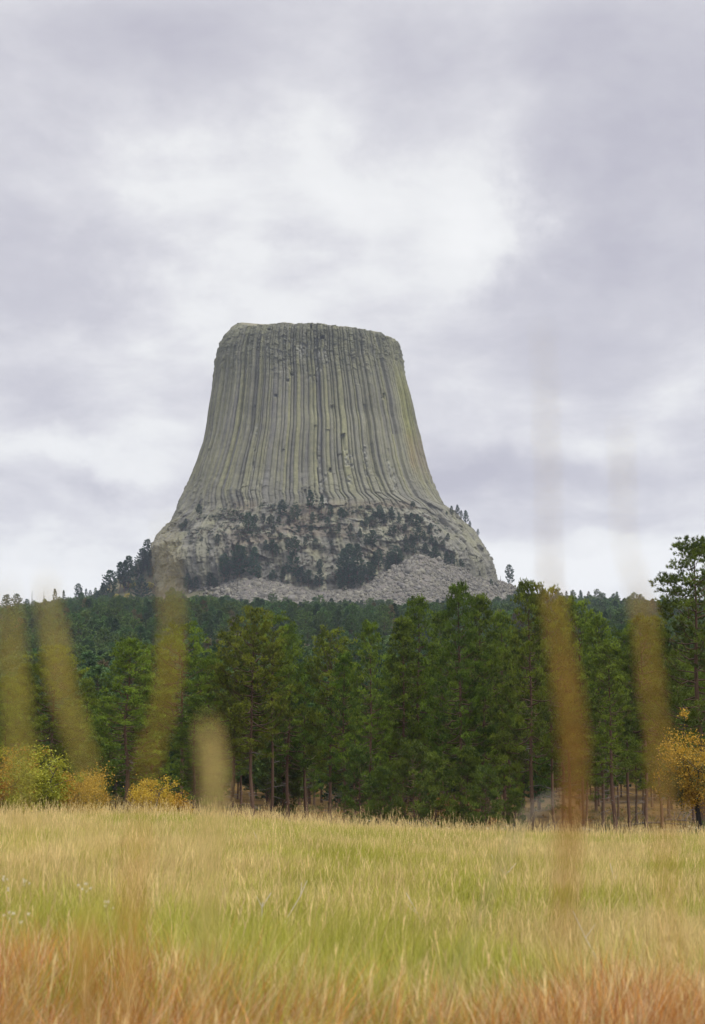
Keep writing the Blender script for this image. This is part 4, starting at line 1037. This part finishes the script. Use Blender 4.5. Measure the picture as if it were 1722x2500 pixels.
# pale weeds ------------------------------------------------------------
def weed(px, py, Y, H, label, group=None, seed=0):
    rng = np.random.default_rng(seed)
    x = (px - 861) / F * Y; gz = float(ground(x, Y))
    top = float(zat(py, Y)); H = max(0.35, top - gz)
    o = thing("white_flower", (x, Y, gz), label, "flower", group)
    g = Geo(); heads = []
    for q in range(3):
        a = rng.uniform(0, 6.28); r = rng.uniform(0.02, 0.14)
        e = np.array([math.cos(a) * r, math.sin(a) * r, H * rng.uniform(0.86, 1.0)])
        tube(g, [(0, 0, 0), (e[0] * .2, e[1] * .2, H * .55), e], [0.004, 0.003, 0.002], 4, (0.25, 0.2, 0.1)); heads.append(e)
    obj("stem", g.mesh("weed_stem"), M_STALK, o)
    g = Geo()
    for e in heads:
        for w_ in range(2):
            cc = e + rng.normal(0, 0.022, 3)
            tufts(g, cc[None], np.array([[0, 0, 0.4]]), 50, 0.024, 0.0055, 1.0, rng, (0.72, 0.66, 0.52), (0.84, 0.79, 0.66))
    obj("flower_head", g.mesh("weed_head"), M_STALK, o)
WEEDS = [(14, 2168, 17, "white fluffy seed heads at the left edge of the meadow"), (24, 2150, 19, "paler fluffy weed just behind the one at the left edge"), (80, 2170, 18, "faint fluffy weed second from the left edge of the meadow"), (60, 2238, 13.5, "lower blurred fluffy weed near the left edge"), (212, 2166, 17, "brightest white fluffy weed right of the left-edge cluster"), (276, 2206, 15, "tiny lone white fluff right of the brightest weed")]
for i, (a, b, Y, lab) in enumerate(WEEDS): weed(a, b, Y, 0, lab, 'white fluffy weeds in the meadow', i)
rg = np.random.default_rng(4)
for i in range(26):
    px = float(rg.uniform(1120, 1715)) if i > 5 else float(rg.uniform(880, 1100)); Y = float(rg.uniform(70, 77))
    weed(px, float(tab([(800, 2000), (1100, 2013), (1722, 2022)], px)) + rg.uniform(-6, 8), Y, 0, "small white-topped weed on the far rim of the meadow", 'white-topped weeds along the far rim', 100 + i)

def twig(path, Y, w, label, col=(0.68, 0.62, 0.50)):
    base = at(*path[0], Y); gz = float(ground(base[0], Y))
    o = thing("dead_stalk", (base[0], Y, gz), label, "dead stalk")
    g = Geo()
    P = [at(a, b, Y) - np.array([base[0], Y, gz]) for a, b in path]
    P = [np.array([P[0][0], 0, 0])] + P
    w = w * 1.5
    tube(g, P, np.linspace(w, w * 0.45, len(P)), 5, col)
    rng = np.random.default_rng(int(path[0][0]))
    for q in range(3):
        i = rng.integers(1, len(P) - 1); e = P[i] + np.array([rng.normal(0, .08), rng.normal(0, .05), rng.uniform(0.04, 0.14)])
        tube(g, [P[i], e], [w * .5, w * .25], 4, col)
    obj("stem", g.mesh("stalk_stem"), M_STALK, o)
twig([(638, 2290), (640, 2215), (662, 2180)], 15, 0.006, "pale upright dead twig in the grass left of centre")
twig([(642, 2288), (690, 2262), (735, 2185), (750, 2150)], 15.5, 0.0055, "long pale forked dead stalk slanting right in the grass")
twig([(1035, 2275), (1022, 2235), (992, 2180)], 17, 0.006, "pale dead stalk bent left in the grass right of centre")
twig([(1490, 2420), (1465, 2355), (1430, 2290), (1400, 2225)], 11.5, 0.0035, "thin long pale stalk slanting through green grass on the right")
twig([(1235, 2135), (1260, 2108)], 28, 0.009, "short pale twig in the middle of the meadow")
twig([(1215, 2130), (1200, 2085)], 32, 0.007, "thin pale twig behind the short one in mid meadow")
twig([(640, 2080), (620, 2030)], 44, 0.010, "pale bent twig near the far rim left of centre")
twig([(1500, 2150), (1490, 2108)], 26, 0.008, "pale stiff twig on the right side of the meadow")

# ------------------------------------------------------------------ stalks close to the lens
def stalk(path, Y, label, col_top, col_low, seed, wk=0.44):
    """path: photo x, photo y, width in millimetres; a real stem rooted in the meadow at distance Y"""
    rng = np.random.default_rng(seed)
    P = np.array([at(a, b, Y) for a, b, w in path])
    W = np.array([w for a, b, w in path]) / 1000.0
    last = P[-1]; gz = float(ground(last[0], Y))
    o = thing("grass_stalk", (last[0], Y, gz), label, "grass stalk", "tall grass stalks close to the viewer")
    P = P - np.array([last[0], Y, gz])
    # densify
    s = np.concatenate([[0], np.cumsum(np.linalg.norm(np.diff(P, axis=0), axis=1))]); n = 60
    ss = np.linspace(0, s[-1], n); Q = np.stack([np.interp(ss, s, P[:, i]) for i in range(3)], -1)
    for _ in range(3): Q[1:-1] = (Q[:-2] + Q[1:-1] * 2 + Q[2:]) / 4
    Wd = np.interp(ss, s, W) * wk
    g = Geo()
    R = [0.0003 + 0.0006 * i / n for i in range(n)]
    tc = np.linspace(0, 1, n)[:, None]
    cc = np.array(col_top) * (1 - tc) + np.array(col_low) * tc
    tube(g, np.concatenate([Q, [[0, 0, 0]]]), R + [0.0014], 6, np.concatenate([cc, cc[-1:]]))
    obj("stem", g.mesh("near_stem", True), M_STALK, o)
    # spikelets hugging the stem, as wide as the head is there
    g = Geo()
    for i in range(n - 1):
        k = max(1, int(Wd[i] / 0.0011))
        for q in range(k):
            f = rng.uniform(0, 1); p = Q[i] * (1 - f) + Q[i + 1] * f; a = rng.uniform(0, 6.28); r = Wd[i] / 2 * math.sqrt(rng.uniform(0.05, 0.6))
            p = p + np.array([math.cos(a) * r, math.sin(a) * r, 0])
            L = rng.uniform(0.006, 0.011); up = np.array([math.cos(a) * 0.18, math.sin(a) * 0.18, 1.0])
            rr = np.array([0.15, 1, 0.75, 0.1]) * min(0.0011, Wd[i] * 0.35)
            tube(g, [p + up * L * t for t in (0, 0.35, 0.7, 1)], rr, 5, cc[i] * rng.uniform(0.75, 1.2))
    obj("seed_head", g.mesh("near_head", True), M_STALK, o)
TANC = (0.68, 0.54, 0.15); BRO = (0.55, 0.25, 0.07); PAL = (0.80, 0.64, 0.27); OLV = (0.62, 0.50, 0.11); ORC = (0.66, 0.36, 0.09)
stalk([(18, 1440, 1), (22, 1560, 5), (35, 1750, 7), (50, 1950, 4), (60, 2200, 3)], 0.66, "blurred olive stalk at the left edge", OLV, TANC, 1)
stalk([(108, 1425, 2), (118, 1500, 5.5), (135, 1620, 8), (160, 1750, 7), (200, 1850, 4), (222, 1960, 2.5), (235, 2200, 3)], 0.70, "blurred tan stalk in front of the olive pine, bending right as it drops", TANC, TANC, 2)
stalk([(402, 1285, 1.0), (408, 1380, 2.5), (418, 1520, 5.5), (420, 1640, 5.5), (398, 1760, 4.5), (362, 1870, 3.5), (340, 1980, 3), (325, 2200, 5), (318, 2450, 7)], 0.70, "blurred curved stalk crossing the left foot of the tower", OLV, ORC, 3)
stalk([(508, 1785, 3), (512, 1840, 9), (520, 1920, 11), (522, 1990, 8), (512, 2100, 6), (500, 2350, 4)], 0.72, "short blurred pale tan stalk left of the bare trunks", PAL, PAL, 4, 0.50)
stalk([(1325, 800, 0.5), (1332, 950, 1.0), (1338, 1150, 1.8), (1340, 1340, 1.2), (1345, 1420, 4), (1362, 1560, 6), (1385, 1700, 9), (1402, 1850, 11), (1400, 2000, 9), (1385, 2120, 5), (1378, 2300, 4)], 0.72, "tallest blurred orange-brown stalk right of the tower", OLV, BRO, 5, 0.62)
stalk([(1515, 1040, 0.4), (1518, 1150, 2.0), (1524, 1320, 0.9), (1540, 1400, 1.5), (1565, 1470, 6), (1585, 1650, 6), (1605, 1820, 6), (1618, 1960, 7), (1625, 2100, 4), (1640, 2300, 4)], 0.72, "blurred olive and orange stalk in the right of the stand", OLV, ORC, 6)
stalk([(335, 2080, 2), (325, 2180, 4), (315, 2330, 6), (310, 2480, 6)], 0.62, "low blurred orange stalk at the bottom left", ORC, ORC, 7)
stalk([(215, 2290, 3), (210, 2400, 9), (205, 2490, 8)], 0.60, "lowest blurred orange stalk in the bottom left corner", ORC, BRO, 8)
def bent_leaf():
    Y = 1.25; g = Geo(); p = [at(a, b, Y) for a, b in [(1270, 2010), (1300, 1978), (1340, 1955), (1372, 1945)]]
    gz = float(ground(p[0][0], Y)); o = thing("grass_leaf", (p[0][0], Y, gz), "pale blurred leaf bent over left of the tallest orange stalk", "grass leaf")
    Q = [np.array([-0.30, 0, 0.0]), np.array([-0.12, 0.0, float(p[0][2] - gz) * 0.8])] + [q - np.array([p[0][0], Y, gz]) for q in p]
    tube(g, Q, [0.0003, 0.0004, 0.0008, 0.0018, 0.002, 0.0006], 5, (0.42, 0.38, 0.30)); obj("blade", g.mesh("bent_leaf", True), M_STALK, o)
bent_leaf()

# ------------------------------------------------------------------ haze
def build_haze():
    x0, x1, y0, y1, z0, z1 = -6500, 6500, -3700, 8200, -40, 620
    V = np.array([[a, b, c] for a in (x0, x1) for b in (y0, y1) for c in (z0, z1)], float)
    Q = np.array([[0, 1, 3, 2], [4, 6, 7, 5], [0, 4, 5, 1], [2, 3, 7, 6], [0, 2, 6, 4], [1, 5, 7, 3]])
    m = bpy.data.materials.new("haze_air"); m.use_nodes = True; T = NT(m.node_tree)
    v = T.n('ShaderNodeVolumePrincipled', {'Color': (0.72, 0.80, 0.98, 1), 'Density': HAZE, 'Anisotropy': 0.2})
    T.n('ShaderNodeOutputMaterial', {1: v.outputs[0]})
    obj("haze", mesh_from("haze", V, [Q]), m, kind='stuff', label='thin blue haze in the air', category='haze')
HAZE = 0.000065
build_haze()
